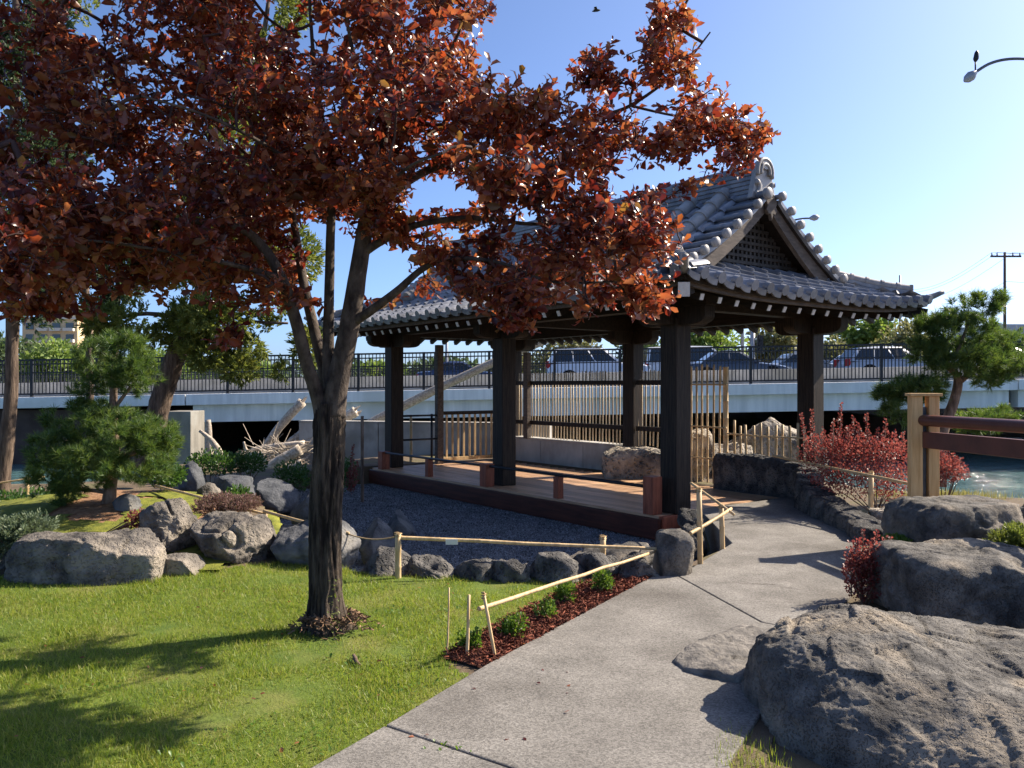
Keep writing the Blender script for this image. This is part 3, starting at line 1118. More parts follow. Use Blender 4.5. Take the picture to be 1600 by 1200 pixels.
TILE, EAVE = tile_mesh(), tile_mesh(True)
EXPO = 0.226
cand = []
for side in ('right', 'front', 'back', 'left'):
    span = (-EV, PW + EV) if side in ('right', 'left') else (-PL - EV, EV)
    cols = round((span[1] - span[0]) / 0.297)
    pitch = (span[1] - span[0]) / cols
    dtop = 0.98 if side in ('right', 'left') else DMAX - 0.12
    kk = 0
    dd = -0.05
    while dd < dtop:
        for c in range(cols):
            s = span[0] + pitch * (c + 0.5)
            if side in ('right', 'left'):
                okk = -EV + dd - 0.06 < s < PW + EV - dd + 0.06
            else:
                hi = EV - dd if dd < 0.95 else -0.12
                okk = -PL - hi - 0.06 < s < hi + 0.06
            if okk:
                m = frame(side, s, dd)
                sx = pitch / 0.30
                m = m @ Matrix.Rotation(random.uniform(-.006, .006), 4, 'Z') @ Matrix.Scale(sx, 4, (1, 0, 0))
                if side == 'right':
                    pr = 0
                elif side == 'front':
                    pr = 1 + abs(s - 0.5) * 0.2
                else:
                    pr = 99
                cand.append((pr, kk == 0, m))
        dd += EXPO
        kk += 1
cand.sort(key=lambda t: t[0])
for pr, ev, m in cand[:300]:
    o = link('tile', EAVE if ev else TILE, ROOFN)
    o.matrix_local = m
rest = cand[300:]
VV, TT, k0 = [], [], 0
for ev in (False, True):
    me = EAVE if ev else TILE
    me.calc_loop_triangles()
    tv = np.array([v.co[:] for v in me.vertices])
    tf = np.array([t.vertices[:] for t in me.loop_triangles])
    ms = [np.array(m) for pr, e, m in rest if e == ev]
    if not ms:
        continue
    A = np.array(ms)
    V = np.einsum('kij,nj->kni', A[:, :3, :3], tv) + A[:, None, :3, 3]
    T = tf[None] + (np.arange(len(A)) * len(tv))[:, None, None] + k0
    VV.append(V.reshape(-1, 3))
    TT.append(T.reshape(-1, 3))
    k0 += V.shape[0] * V.shape[1]
me = np_mesh('tile_courses', np.concatenate(VV), np.concatenate(TT), M['tile_stuff'], True)
me.set_sharp_from_angle(angle=R(50))
tag(link('tile_courses', me, ROOFN), kind='stuff')


def roll(path, r, name='ridge_roll', collars=None, m='ridge_tile', n=14, parent=None):
    b = MB()
    b.tube(path, r, n)
    o = b.build(name, M[m], parent or ROOFN, True, auto=50)
    if collars:
        pts = [Vector(p) for p in path]
        Ls = [0]
        for i in range(len(pts) - 1):
            Ls.append(Ls[-1] + (pts[i + 1] - pts[i]).length)
        t = collars * 0.5
        while t < Ls[-1]:
            i = max(j for j in range(len(Ls) - 1) if Ls[j] <= t)
            p = pts[i].lerp(pts[i + 1], (t - Ls[i]) / (Ls[i + 1] - Ls[i]))
            dr_ = (pts[i + 1] - pts[i]).normalized()
            c = MB()
            c.tube([p - dr_ * 0.02, p - dr_ * 0.02, p + dr_ * 0.02, p + dr_ * 0.02], [r * 1.02, r * 1.2, r * 1.2, r * 1.02], n)
            c.build('collar', M[m], ROOFN, True, auto=40)
            t += collars
    return o


# main ridge: stacked flat courses, round cap, end ornaments
U0, U1 = -PL - 0.18, 0.18
zb = zroof(DMAX) - 0.10
for i in range(6):
    b = MB()
    wv = 0.34 - 0.02 * i
    b.box(((U0 + U1) / 2, PW / 2, zb + 0.035 + i * 0.062), (U1 - U0 - 0.01 * i, wv, 0.05))
    b.build('ridge_course', M['tile'], ROOFN, bevel=0.008)
    b = MB()
    b.box(((U0 + U1) / 2, PW / 2, zb + 0.064 + i * 0.062), (U1 - U0 - 0.06, wv - 0.06, 0.016))
    b.build('ridge_mortar', M['ridge_tile'], ROOFN)
roll([(U0, PW / 2, zb + 0.42), (U1, PW / 2, zb + 0.42)], 0.085, collars=0.3, m='tile')


def ornament(u, sgn):
    on = link('end_ornament', None, ROOFN)
    b = MB()
    poly = []
    for i in range(15):                      # shouldered plate
        a = math.pi * i / 14
        poly.append((PW / 2 + 0.17 * math.cos(a), zb + 0.33 + 0.20 * math.sin(a)))
    poly += [(PW / 2 - 0.22, zb + 0.16), (PW / 2 - 0.27, zb - 0.02), (PW / 2 + 0.27, zb - 0.02), (PW / 2 + 0.22, zb + 0.16)]
    b.prism(poly, 'x', u, u + sgn * 0.08)
    b.build('plate', M['ridge_tile'], on, bevel=0.012)
    for rr, rad, du in ((0.16, 0.032, 0.09), (0.095, 0.026, 0.10)):
        b = MB()
        b.tube([(u + sgn * du, PW / 2 + rr * math.cos(a), zb + 0.35 + rr * 1.1 * math.sin(a)) for a in
                [math.pi * (-0.12 + 1.24 * i / 18) for i in range(19)]], rad, 8)
        b.build('arched_rim', M['ridge_tile'], on, True)
    for sy in (-1, 1):
        b = MB()
        b.tube([(u + sgn * 0.09, PW / 2 + sy * (0.17 + 0.075 * t * math.cos(5.2 * t)), zb + 0.2 - 0.08 * t + 0.08 * math.sin(5.2 * t) * t) for t in
                [i / 14 for i in range(15)]], [0.045 - 0.02 * i / 14 for i in range(15)], 8)
        b.build('scroll', M['ridge_tile'], on, True)
    b = MB()
    b.tube([(u, PW / 2, zb + 0.46), (u + sgn * 0.11, PW / 2, zb + 0.46)], 0.075, 14)
    b.build('disc', M['ridge_tile'], on, True, auto=40)


ornament(U1, 1)
ornament(U0, -1)

# gable ends
M['lattice_wood'] = mat('lattice_wood', (0.045, 0.04, 0.036), (0.085, 0.074, 0.065), 6, 0.75)
for gsgn, u0 in ((1, 0.0), (-1, -PL)):
    gside = 'right' if gsgn > 0 else 'left'

    def uu(x):
        return u0 + gsgn * x
    # verge: sideways half round tiles with disc ends and flat pans between
    for side in ('front', 'back'):
        nv = 8
        for i in range(nv):
            dd = 0.98 + (DMAX - 0.16 - 0.98) * i / (nv - 1)
            p = surf(side, u0, dd)
            big = 1.25 if i == nv - 1 and side == 'front' else 1.0
            b = MB()
            b.tube([(uu(-0.16), p.y, p.z + 0.055), (uu(0.43), p.y, p.z + 0.055)], 0.036 * big, 10)
            o = b.build('verge_roll', M['tile'], ROOFN, True, auto=40)
            b = MB()
            r0 = 0.062 * big
            b.tube([(uu(0.40), p.y, p.z + 0.05), (uu(0.405), p.y, p.z + 0.05), (uu(0.46), p.y, p.z + 0.05), (uu(0.475), p.y, p.z + 0.05)], [r0 * .7, r0, r0, r0 * .75], 14)
            b.build('verge_disc', M['ridge_tile'], o, True, auto=45)
        for i in range(nv - 1):
            d0 = 0.98 + (DMAX - 0.16 - 0.98) * i / (nv - 1)
            d1 = 0.98 + (DMAX - 0.16 - 0.98) * (i + 1) / (nv - 1)
            p, q = surf(side, u0, d0), surf(side, u0, d1)
            b = MB()
            vs = []
            for x in (-0.16, 0.41):
                vs += [(uu(x), p.y, p.z + 0.035), (uu(x), q.y, q.z + 0.012), (uu(x), q.y, q.z - 0.045), (uu(x), p.y, p.z - 0.045)]
            b.add(vs, [(0, 1, 5, 4), (3, 7, 6, 2), (0, 4, 7, 3), (1, 2, 6, 5), (4, 5, 6, 7), (0, 3, 2, 1)])
            b.build('verge_pan', M['tile'], ROOFN)
        # two descending ridges with collars
        for ui, dl in ((-0.30, 0.82), (-0.86, 1.0)):
            path = []
            for i in range(10):
                dd = DMAX - 0.10 - (DMAX - 0.10 - dl) * i / 9
                p = surf(side, uu(ui), dd)
                path.append((uu(ui), p.y, p.z + 0.145))
            roll(path, 0.098, 'descending_ridge', 0.27)
            bb = MB()
            bb.tube([(x, y, z - 0.085) for x, y, z in path], 0.11, 6)
            bb.build('descending_base', M['tile'], ROOFN)
            c = MB()
            e0, e1 = Vector(path[-1]), (Vector(path[-1]) - Vector(path[-2])).normalized()
            c.tube([e0, e0 + e1 * 0.05], 0.125, 14)
            c.build('descending_disc', M['ridge_tile'], ROOFN, True, auto=40)
    # gable wall with square lattice
    half = 1.22
    zbase = zroof(1.0) + 0.03

    def gtop(v):                            # underside of roof at v in the gable
        return zroof(DMAX - abs(v - PW / 2)) - 0.10
    b = MB()
    poly = [(PW / 2 - half, zbase)] + [(PW / 2 + half * (-1 + 2 * i / 16), max(zbase + .01, gtop(PW / 2 + half * (-1 + 2 * i / 16)))) for i in range(17)] + [
        (PW / 2 + half, zbase)]
    b.prism(poly, 'x', uu(-0.20), uu(-0.16))
    b.build('gable_panel', M['iron'], ROOFN)
    st, wd = 0.092, 0.042
    nb = int(2 * half / st)
    for i in range(nb + 1):
        v = PW / 2 - half + st * i
        zt = gtop(v)
        if zt - zbase > 0.06:
            b = MB()
            b.box((uu(-0.02), v, (zbase + zt) / 2), (0.022, wd, zt - zbase))
            b.build('lattice_bar', M['lattice_wood'], ROOFN)
    z = zbase + 0.05
    while z < gtop(PW / 2) - 0.05:
        vs = [v for v in np.arange(PW / 2 - half, PW / 2 + half, 0.02) if gtop(v) > z]
        if vs:
            b = MB()
            b.box((uu(-0.006), PW / 2, z), (0.02, vs[-1] - vs[0], wd))
            b.build('lattice_bar', M['lattice_wood'], ROOFN)
        z += st
    b = MB()
    b.box((uu(0.0), PW / 2, zbase - 0.03), (0.16, 2 * half + 0.35, 0.07))
    b.build('gable_sill', M['ridge_tile'], ROOFN, bevel=0.01)
    # bargeboards and pendant
    for sy in (-1, 1):
        b = MB()
        top, bot = [], []
        for i in range(14):
            w_ = 1.40 * i / 13
            v = PW / 2 + sy * w_
            zt = zroof(DMAX - w_) - 0.055
            top.append((v, zt))
            bot.append((v, zt - 0.19 - 0.05 * (i / 13)))
        b.prism(top + bot[::-1], 'x', uu(0.26), uu(0.33))
        b.build('bargeboard', M['barge_wood'], ROOFN)
    b = MB()
    zp = zroof(DMAX) - 0.17
    pend = [(0, 0.05), (0.07, 0.06), (0.12, 0.0), (0.09, -0.06), (0.12, -0.11), (0.07, -0.17), (0.03, -0.16), (0, -0.25)]
    poly = [(PW / 2 + x, zp + z_) for x, z_ in pend] + [(PW / 2 - x, zp + z_) for x, z_ in pend[::-1][1:-1]]
    b.prism(poly, 'x', uu(0.335), uu(0.385))
    b.build('gable_pendant', M['barge_wood'], ROOFN, bevel=0.008)
    # hip ridges
    for sv, sidev in ((-1, 'front'), (1, 'back')):
        path = []
        for i in range(9):
            dd = 0.97 - 0.79 * i / 8
            p = surf(gside, -EV + dd if sv < 0 else PW + EV - dd, dd)
            path.append((p.x, p.y, p.z + 0.17))
        roll(path, 0.068, 'hip_ridge', 0.22)
        for kz, rr in ((0.115, 0.085), (0.055, 0.105)):
            bb = MB()
            for a_, b_ in zip(path[:-1], path[1:]):
                bb.bar((a_[0], a_[1], a_[2] - 0.17 + kz), (b_[0], b_[1], b_[2] - 0.17 + kz), rr * 2, 0.05)
            bb.build('hip_course', M['tile'], ROOFN)
        e0, e1 = Vector(path[-1]), (Vector(path[-1]) - Vector(path[-2])).normalized()
        c = MB()
        c.box(e0 + e1 * 0.03 - Vector((0, 0, 0.05)), (0.07, 0.07, 0.24), Matrix.Rotation(math.atan2(e1.y, e1.x), 3, 'Z'))
        c.build('hip_end', M['ridge_tile'], ROOFN, bevel=0.015)
        # upturned corner tile
        pts, rad = [], []
        for i in range(8):
            t = i / 7
            dd = 0.16 - 0.32 * t
            q = Vector((EV - dd if gsgn > 0 else -PL - EV + dd, -EV + dd if sv < 0 else PW + EV - dd, zroof(0) + 0.165 - 0.03 * (1 - t) + 0.10 * t * t))
            pts.append(q)
            rad.append(0.07 - 0.038 * t)
        c = MB()
        c.tube(pts, rad, 10)
        c.build('corner_tile', M['ridge_tile'], ROOFN, True)
    # eave board and rafters of this gable side
for side in ('front', 'right', 'back', 'left'):
    span = (-EV, PW + EV) if side in ('right', 'left') else (-PL - EV, EV)
    n = 24
    b = MB()
    for lo, hh in ((-0.035, 0.05), (-0.078, 0.045)):
        row = []
        for i in range(n + 1):
            s = span[0] + (span[1] - span[0]) * i / n
            inset = 0.05 if lo > -0.06 else 0.09
            s2 = min(max(s, span[0] + inset), span[1] - inset)
            p = surf(side, s2, inset)
            row.append((p.x, p.y, surf(side, s, 0).z + lo))
        for p, q in zip(row[:-1], row[1:]):
            b.bar(p, q, 0.05, hh)
    b.build('eave_board', M['barge_wood'], ROOFN)
    cnt = round((span[1] - span[0]) / 0.30)
    for i in range(cnt):
        s = span[0] + (span[1] - span[0]) * (i + 0.5) / cnt
        far = min(s - span[0], span[1] - s)          # at the corners the rafters stop at the hip
        dend = min(1.25, far + 0.02)
        if dend < 0.3:
            dend = 0.3
        a, c = surf(side, s, 0.15), surf(side, s, dend)
        off = Vector((0, 0, 0.205))
        rb = MB()
        rb.bar(a - off, c - off, 0.066, 0.085)
        r_ = rb.build('rafter', M['beam_wood'], ROOFN)
        dr_ = (a - c).normalized()
        rb = MB()
        rb.bar(a - off, a - off + dr_ * 0.010, 0.058, 0.070)
        rb.build('rafter_end', M['white_paint'], r_)

# hip rafters at the corners, white end
for u, v, su, sv in ((EV, -EV, 1, -1), (EV, PW + EV, 1, 1), (-PL - EV, -EV, -1, -1), (-PL - EV, PW + EV, -1, 1)):
    b = MB()
    a = Vector((u - su * 0.02, v - sv * 0.02, zroof(0) + 0.0))
    c = Vector((u - su * 1.15, v - sv * 1.15, zroof(1.15) - 0.22))
    b.bar(a - Vector((0, 0, 0.06)), c, 0.12, 0.15)
    o = b.build('hip_rafter', M['beam_wood'], ROOFN)
    b = MB()
    d_ = (a - Vector((0, 0, 0.06)) - c).normalized()
    b.bar(a - Vector((0, 0, 0.06)), a - Vector((0, 0, 0.06)) + d_ * 0.012, 0.125, 0.155)
    b.build('hip_rafter_end', M['white_paint'], o)

# posts, brackets, beams
HT = 2.36
POST = MB().box((0, 0, (HT + 0.1) / 2), (0.273, 0.273, HT + 0.1)).mesh('post', M['post_wood'])
for u in (0, -3.65, -7.3):
    for v in (0, PW):
        o = link('post', POST, PAVN)
        o.location = (u, v, 0.0 if v == 0 else 0.0)
        bv = o.modifiers.new('bevel', 'BEVEL')
        bv.width = 0.012
        bv.segments = 2
        for ax in ('x', 'y'):
            prof = []
            for i in range(9):
                a = math.pi / 2 * i / 8
                prof.append((0.36 + 0.19 * math.sin(a), HT + 0.10 - 0.10 * math.cos(a)))
            prof = [(-x, z) for x, z in prof[::-1]] + prof
            prof = prof + [(0.55, HT + 0.22), (-0.55, HT + 0.22)]
            b = MB()
            wd = 0.19 if ax == 'x' else 0.186
            if ax == 'x':
                b.prism([(x, z) for x, z in prof], 'y', -wd / 2, wd / 2)
            else:
                b.prism([(x, z + 0.002) for x, z in prof], 'x', -wd / 2, wd / 2)
            br = b.build('bracket', M['post_wood'], PAVN, bevel=0.008)
            br.location = (u, v, 0)
for v in (0, PW):
    b = MB()
    b.box((-PL / 2, v, HT + 0.35), (PL + 1.15, 0.20, 0.26))
    b.build('long_beam', M['beam_wood'], PAVN, bevel=0.008)
    b = MB()
    b.box((-PL / 2, v, HT + 0.56), (PL + 0.3, 0.14, 0.14))
    b.build('wall_plate', M['beam_wood'], PAVN)
for u in (0, -3.65, -7.3):
    b = MB()
    b.box((u, PW / 2, HT + 0.345), (0.194, PW + 1.15, 0.25))
    b.build('cross_beam', M['beam_wood'], PAVN, bevel=0.008)
b = MB()
b.box((-PL / 2, PW / 2, zroof(DMAX) - 0.22), (PL, 0.14, 0.18))
b.build('ridge_beam', M['beam_wood'], PAVN)

# deck boards, fascia, joists
v = -0.40
bw = 0.138
idx = 0
BL = {}
while v < PW - 0.25:
    cuts = [-7.45, -7.45 + 2.4 + 1.2 * (idx % 2), -7.45 + 4.9 + 1.1 * ((idx + 1) % 2), 0.08]
    for a, c in zip(cuts[:-1], cuts[1:]):
        key = round(c - a, 3)
        if key not in BL:
            BL[key] = MB().box((0, 0, 0), (c - a - 0.005, bw - 0.007, 0.035)).mesh('floor_board', M['deck_board'])
        o = link('floor_board', BL[key], PAVN)
        o.location = ((a + c) / 2, v + bw / 2, -0.018 + random.uniform(-.001, .001))
    v += bw
    idx += 1
b = MB()
b.box((-3.69, 1.1, -0.06), (7.4, 2.9, 0.04))
b.build('deck_underside', M['iron'], PAVN)
b = MB()
b.box((-3.69, -0.415, -0.165), (7.62, 0.07, 0.255))
b.build('front_fascia', M['redwood_long_shade'], PAVN, bevel=0.006)
b = MB()
b.box((0.105, -0.16, -0.150), (0.07, 0.44, 0.285))
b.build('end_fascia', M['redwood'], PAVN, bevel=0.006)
for u in (-7.2, -5.4, -3.65, -1.9, -0.25):
    b = MB()
    b.box((u, -0.15, -0.36), (0.2, 0.2, 0.3))
    b.build('pier', M['concrete_dark'], PAVN)
b = MB()
b.box((-3.69, 0.25, -0.32), (7.3, 0.05, 0.42))
b.build('underdeck_sheet', M['iron'], PAVN)  # black sheet set back under the deck

# low front rail
for u, big, hh in ((-7.1, 1, 0.34), (-5.43, 0, 0.31), (-3.66, 1, 0.36), (-1.90, 0, 0.31), (-0.08, 1, 0.47)):
    w_ = 0.17 if big else 0.105
    b = MB()
    b.box((u, -0.335, hh / 2), (w_, w_, hh))
    b.build('rail_post', M['redwood'], PAVN, bevel=0.006)
b = MB()
b.tube([(-7.1, -0.335, 0.315), (-3.66, -0.335, 0.325), (-0.08, -0.335, 0.335)], 0.022, 8)
b.build('rail_pole', M['iron'], PAVN, True)

# ------------------------------------------------------------------ walls and fences behind the deck
cw = thing('concrete_wall', 'low concrete wall under the bamboo slat fence at the back of the deck', 'wall', pav(-5.6, PW + 0.04), PAV_A)
for x0, x1 in ((-1.95, -0.65), (-0.64, 0.66), (0.67, 1.55)):
    MB().box(((x0 + x1) / 2, 0, 0.19), (x1 - x0, 0.24, 0.58)).build('wall_section', M['concrete'], cw, bevel=0.008)
MB().box((-0.2, 0.0, 0.495), (3.54, 0.30, 0.035)).build('coping', M['concrete'], cw, bevel=0.006)

fz = thing('slat_fence', 'tall fence of thin bamboo slats with two dark rails behind the deck', 'fence', pav(-5.6, PW + 0.02), PAV_A)
SL = MB().tube([(0, 0, 0), (0, 0, 0.65), (0, 0, 1.36)], [0.0135, 0.0135, 0.012], 6).mesh('slat', M['bamboo_pale'], True)
x = -1.68
while x < 3.0:
    o = link('slat', SL, fz)
    o.location = (x + random.uniform(-.008, .008), -0.02, 0.515 + random.uniform(-0.02, 0.02))
    o.rotation_euler = (random.uniform(-.008, .008), random.uniform(-.012, .012), random.uniform(0, 6))
    x += 0.094
for z in (0.83, 1.66):
    for x0, x1 in ((-1.63, 1.79), (2.1, 3.0)):
        MB().box(((x0 + x1) / 2, -0.075, z), (x1 - x0, 0.05, 0.085)).build('rail', M['post_wood'], fz, bevel=0.004)
MB().box((-1.06, -0.13, 1.4), (0.14, 0.11, 1.82)).build('fence_post', M['barge_wood'], fz, bevel=0.006)

# picket panel on the far short side with a slim post
pk = thing('picket_panel', 'waist high panel of pale pickets at the far end of the deck', 'fence', pav(-7.36, 1.08), PAV_A + R(90))
MB().box((0, 0, 1.22), (0.145, 0.12, 2.44)).build('slim_post', M['barge_wood'], pk, bevel=0.008)
PKM = MB().box((0, 0, 0.56), (0.042, 0.03, 0.90)).mesh('picket', M['bamboo'])
for i in range(12):
    o = link('picket', PKM, pk)
    o.location = (0.18 + i * 0.142, 0, 0.0)
MB().box((0.93, 0, 1.04), (1.7, 0.09, 0.07)).build('handrail', M['post_wood'], pk, bevel=0.006)
MB().box((0.93, 0, 0.09), (1.7, 0.06, 0.07)).build('bottom_rail', M['bamboo'], pk, bevel=0.004)

ir = thing('iron_handrail', 'thin black handrail with two bars at the far left corner of the deck', 'railing', pav(-7.36, 0.2), PAV_A + R(90))
for z in (0.52, 1.0):
    MB().tube([(0, 0, z), (0.82, 0, z)], 0.02, 8).build('bar', M['iron'], ir, True)
MB().tube([(0.70, 0, 0.0), (0.70, 0, 1.03)], 0.024, 8).build('upright', M['iron'], ir, True)

# tall bamboo screen and low bamboo pickets at the right of the deck
tb = thing('bamboo_screen', 'tall open screen of bamboo poles between the front post and the low bamboo fence', 'fence', pav(-1.38, 2.72), PAV_A)


def bamboo_mesh(h, r, n=8):
    pts, rad = [], []
    z = 0.0
    while z < h:
        pts += [(0, 0, z), (0, 0, z + 0.006), (0, 0, z + 0.014)]
        rad += [r, r * 1.14, r]
        z += 0.27
    pts.append((0, 0, h))
    rad.append(r)
    return MB().tube(pts, rad, n).mesh('bamboo_pole', M['bamboo'], True)


b1, b2 = bamboo_mesh(1.93, 0.017), bamboo_mesh(1.9, 0.042, 12)
for i in range(9):
    o = link('bamboo_pole', b1, tb)
    o.location = (-0.13 - i * 0.115, random.uniform(-.01, .01), random.uniform(-.02, .03))
    o.rotation_euler = (0, random.uniform(-.01, .01), random.uniform(0, 6))
o = link('bamboo_post', b2, tb)
for z in (0.42, 0.93, 1.62):
    MB().tube([(0.05, -0.045, z), (-1.15, -0.04, z + 0.01)], 0.016, 6).build('cross_pole', M['bamboo'], tb, True)
lb = thing('low_bamboo_fence', 'knee high fence of short bamboo pickets behind the black lava wall', 'fence', pav(-1.38, 2.74), PAV_A)
b3 = bamboo_mesh(1.02, 0.020)
for i in range(11):
    o = link('bamboo_picket', b3, lb)
    o.location = (0.15 + i * 0.128, random.uniform(-.012, .012), random.uniform(-.05, .04))
    o.rotation_euler = (random.uniform(-.02, .02), random.uniform(-.03, .03), random.uniform(0, 6))
for z in (0.84, 0.45):
    MB().tube([(0.05, -0.036, z), (0.8, -0.034, z - 0.01), (1.5, -0.036, z)], 0.015, 6).build('cross_pole', M['bamboo'], lb, True)


# ------------------------------------------------------------------ red leaved plum tree
PY = 5.42
plum = thing('plum_tree', 'large purple leaved plum tree with forked grey trunk on the lawn', 'tree', (gr(515, 985).x, PY, 0))
pl0 = Vector(plum.location)


def limb(pts, k=5, n=12, jit=0.05, name='limb', m='bark_limb', parent=plum, off=pl0, seed=0):
    """pts: (px, py, Y, width in px)"""
    P = [at(x, y, Y) - off for x, y, Y, w in pts]
    rr = [w / 2 / F * Y * .80 for x, y, Y, w in pts]
    P, rr = smooth_path(P, k), smooth_path(rr, k)
    b = MB()
    b.tube(P, rr, n, jit=jit, seed=seed)
    b.build(name, M[m], parent, True)
    return [(p, r) for p, r in zip(P, rr)]


NODES = []
tr = [(516, 1000, PY, 118), (514, 985, PY, 86), (511, 965, PY, 64), (509, 930, PY, 60), (508, 870, PY, 58), (509, 800, PY, 59), (512, 740, PY, 58),
      (514, 700, PY, 57), (515, 660, PY, 58), (516, 630, PY, 52)]
P = smooth_path([at(x, y, Y) - pl0 for x, y, Y, w_ in tr], 14)
rr = smooth_path([w_ / 2 / F * Y * .80 for x, y, Y, w_ in tr], 14)
b = MB()
nseg = 88
kk = 0
for i, (p, r) in enumerate(zip(P, rr)):
    for j in range(nseg):
        a = 2 * math.pi * j / nseg
        flare = 1 + max(0, 0.22 - p.z) * 1.3 * max(0, math.sin(a * 4 + 1.0)) + max(0, 0.25 - p.z) * 0.5
        wob = 0.35 * noise.noise(Vector((p.z * 3, a, 4)))
        ca, sa = math.cos(a + wob), math.sin(a + wob)
        furrow = 0.10 * (1 - 2.2 * abs(noise.noise(Vector((ca * 4.6, sa * 4.6, p.z * 2.0))))) - 0.04
        furrow += 0.06 * (1 - 2.2 * abs(noise.noise(Vector((ca * 11, sa * 11, p.z * 6.5))))) + 0.03 * noise.noise(Vector((ca * 24, sa * 24, p.z * 22)))
        seam = -0.10 * math.exp(-((math.cos(a + 1.15) - 1) ** 2) * 60) * min(1, max(0, (p.z - 0.25) / 0.5))
        q = r * (flare + furrow + seam)
        b.v.append((p.x + q * math.cos(a), p.y + q * math.sin(a), p.z))
for i in range(len(P) - 1):
    for j in range(nseg):
        a, c = i * nseg + j, i * nseg + (j + 1) % nseg
        b.f.append((a, c, c + nseg, a + nseg))
b.build('trunk', M['bark_plum'], plum, True)

LIMBS = [
    # main right limb going up
    [(521, 650, PY, 50), (527, 600, PY, 44), (542, 530, PY, 40), (553, 470, PY, 37), (562, 410, PY, 34), (572, 350, PY, 31), (588, 290, PY, 25), (600, 200, PY, 20),
     (610, 100, PY, 15), (622, -40, PY, 9)],
    # left limb
    [(507, 660, PY, 40), (498, 625, PY - .02, 30), (480, 570, PY - .08, 26), (462, 500, PY - .16, 24), (440, 435, PY - .25, 22), (410, 385, PY - .3, 19), (370, 355, PY - .4, 15),
     (290, 345, PY - .5, 11), (190, 345, PY - .6, 8), (90, 330, PY - .7, 6)],
    # two middle limbs
    [(514, 640, PY + .08, 32), (507, 580, PY + .16, 26), (492, 520, PY + .22, 22), (476, 450, PY + .3, 19), (466, 390, PY + .38, 16), (450, 300, PY + .5, 12), (420, 190, PY + .7, 9),
     (380, 60, PY + .8, 6), (360, -60, PY + .9, 4)],
    [(518, 630, PY + .04, 30), (513, 560, PY + .05, 24), (514, 470, PY + .06, 20), (516, 380, PY + .05, 18), (517, 300, PY, 15), (505, 200, PY - .1, 11), (490, 90, PY - .2, 8),
     (480, -60, PY - .3, 5)],
    # branches to the right
    [(550, 505, PY, 20), (580, 485, PY - .08, 18), (620, 455, PY - .15, 16), (662, 419, PY - .2, 13), (705, 404, PY - .3, 10), (780, 410, PY - .4, 7), (860, 440, PY - .5, 5), (960, 440, PY - .5, 4)],
    [(568, 395, PY, 18), (600, 375, PY - .05, 15), (650, 352, PY - .1, 13), (720, 341, PY - .15, 11), (770, 343, PY - .2, 9), (830, 350, PY - .25, 7), (930, 350, PY - .3, 5), (1030, 380, PY - .3, 3)],
    [(575, 345, PY, 22), (610, 305, PY + .08, 19), (660, 270, PY + .15, 16), (730, 245, PY + .2, 13), (820, 225, PY + .25, 11), (920, 187, PY + .2, 9), (985, 165, PY + .1, 7), (1060, 110, PY, 5),
     (1110, 50, PY - .1, 3)],
    [(985, 165, PY + .1, 6), (1050, 180, PY + .1, 5), (1120, 190, PY + .1, 4), (1180, 215, PY + .1, 2.5)],
    [(730, 245, PY + .2, 9), (760, 180, PY + .1, 7), (800, 140, PY, 4)],
    [(590, 285, PY, 14), (640, 200, PY - .3, 11), (690, 110, PY - .5, 8), (730, 20, PY - .6, 5)],
    [(600, 200, PY, 12), (560, 110, PY - .4, 9), (540, 20, PY - .6, 6), (530, -60, PY - .7, 4)],
    # branches to the left and towards the viewer
    [(440, 435, PY - .25, 14), (390, 420, PY - .5, 11), (300, 400, PY - .8, 8), (180, 380, PY - 1.0, 6), (60, 370, PY - 1.2, 4)],
    [(466, 390, PY + .38, 12), (390, 330, PY + .5, 9), (280, 260, PY + .6, 7), (150, 190, PY + .6, 5), (60, 110, PY + .6, 3)],
    [(450, 300, PY + .5, 9), (330, 190, PY + .4, 7), (230, 100, PY + .3, 5), (170, 40, PY + .2, 3)],
    [(517, 300, PY, 10), (420, 230, PY - .5, 8), (320, 180, PY - .8, 6), (220, 150, PY - 1.0, 4)],
    [(572, 350, PY, 12), (600, 300, PY - .5, 9), (640, 260, PY - .9, 6), (690, 240, PY - 1.1, 4)],
]
for i, lm in enumerate(LIMBS):
    big = lm[0][3] > 20
    for p, r in limb(lm, 6, 14 if big else 8, 0.07 if big else 0.04, seed=i * 3.1):
        NODES.append((p + pl0, r))

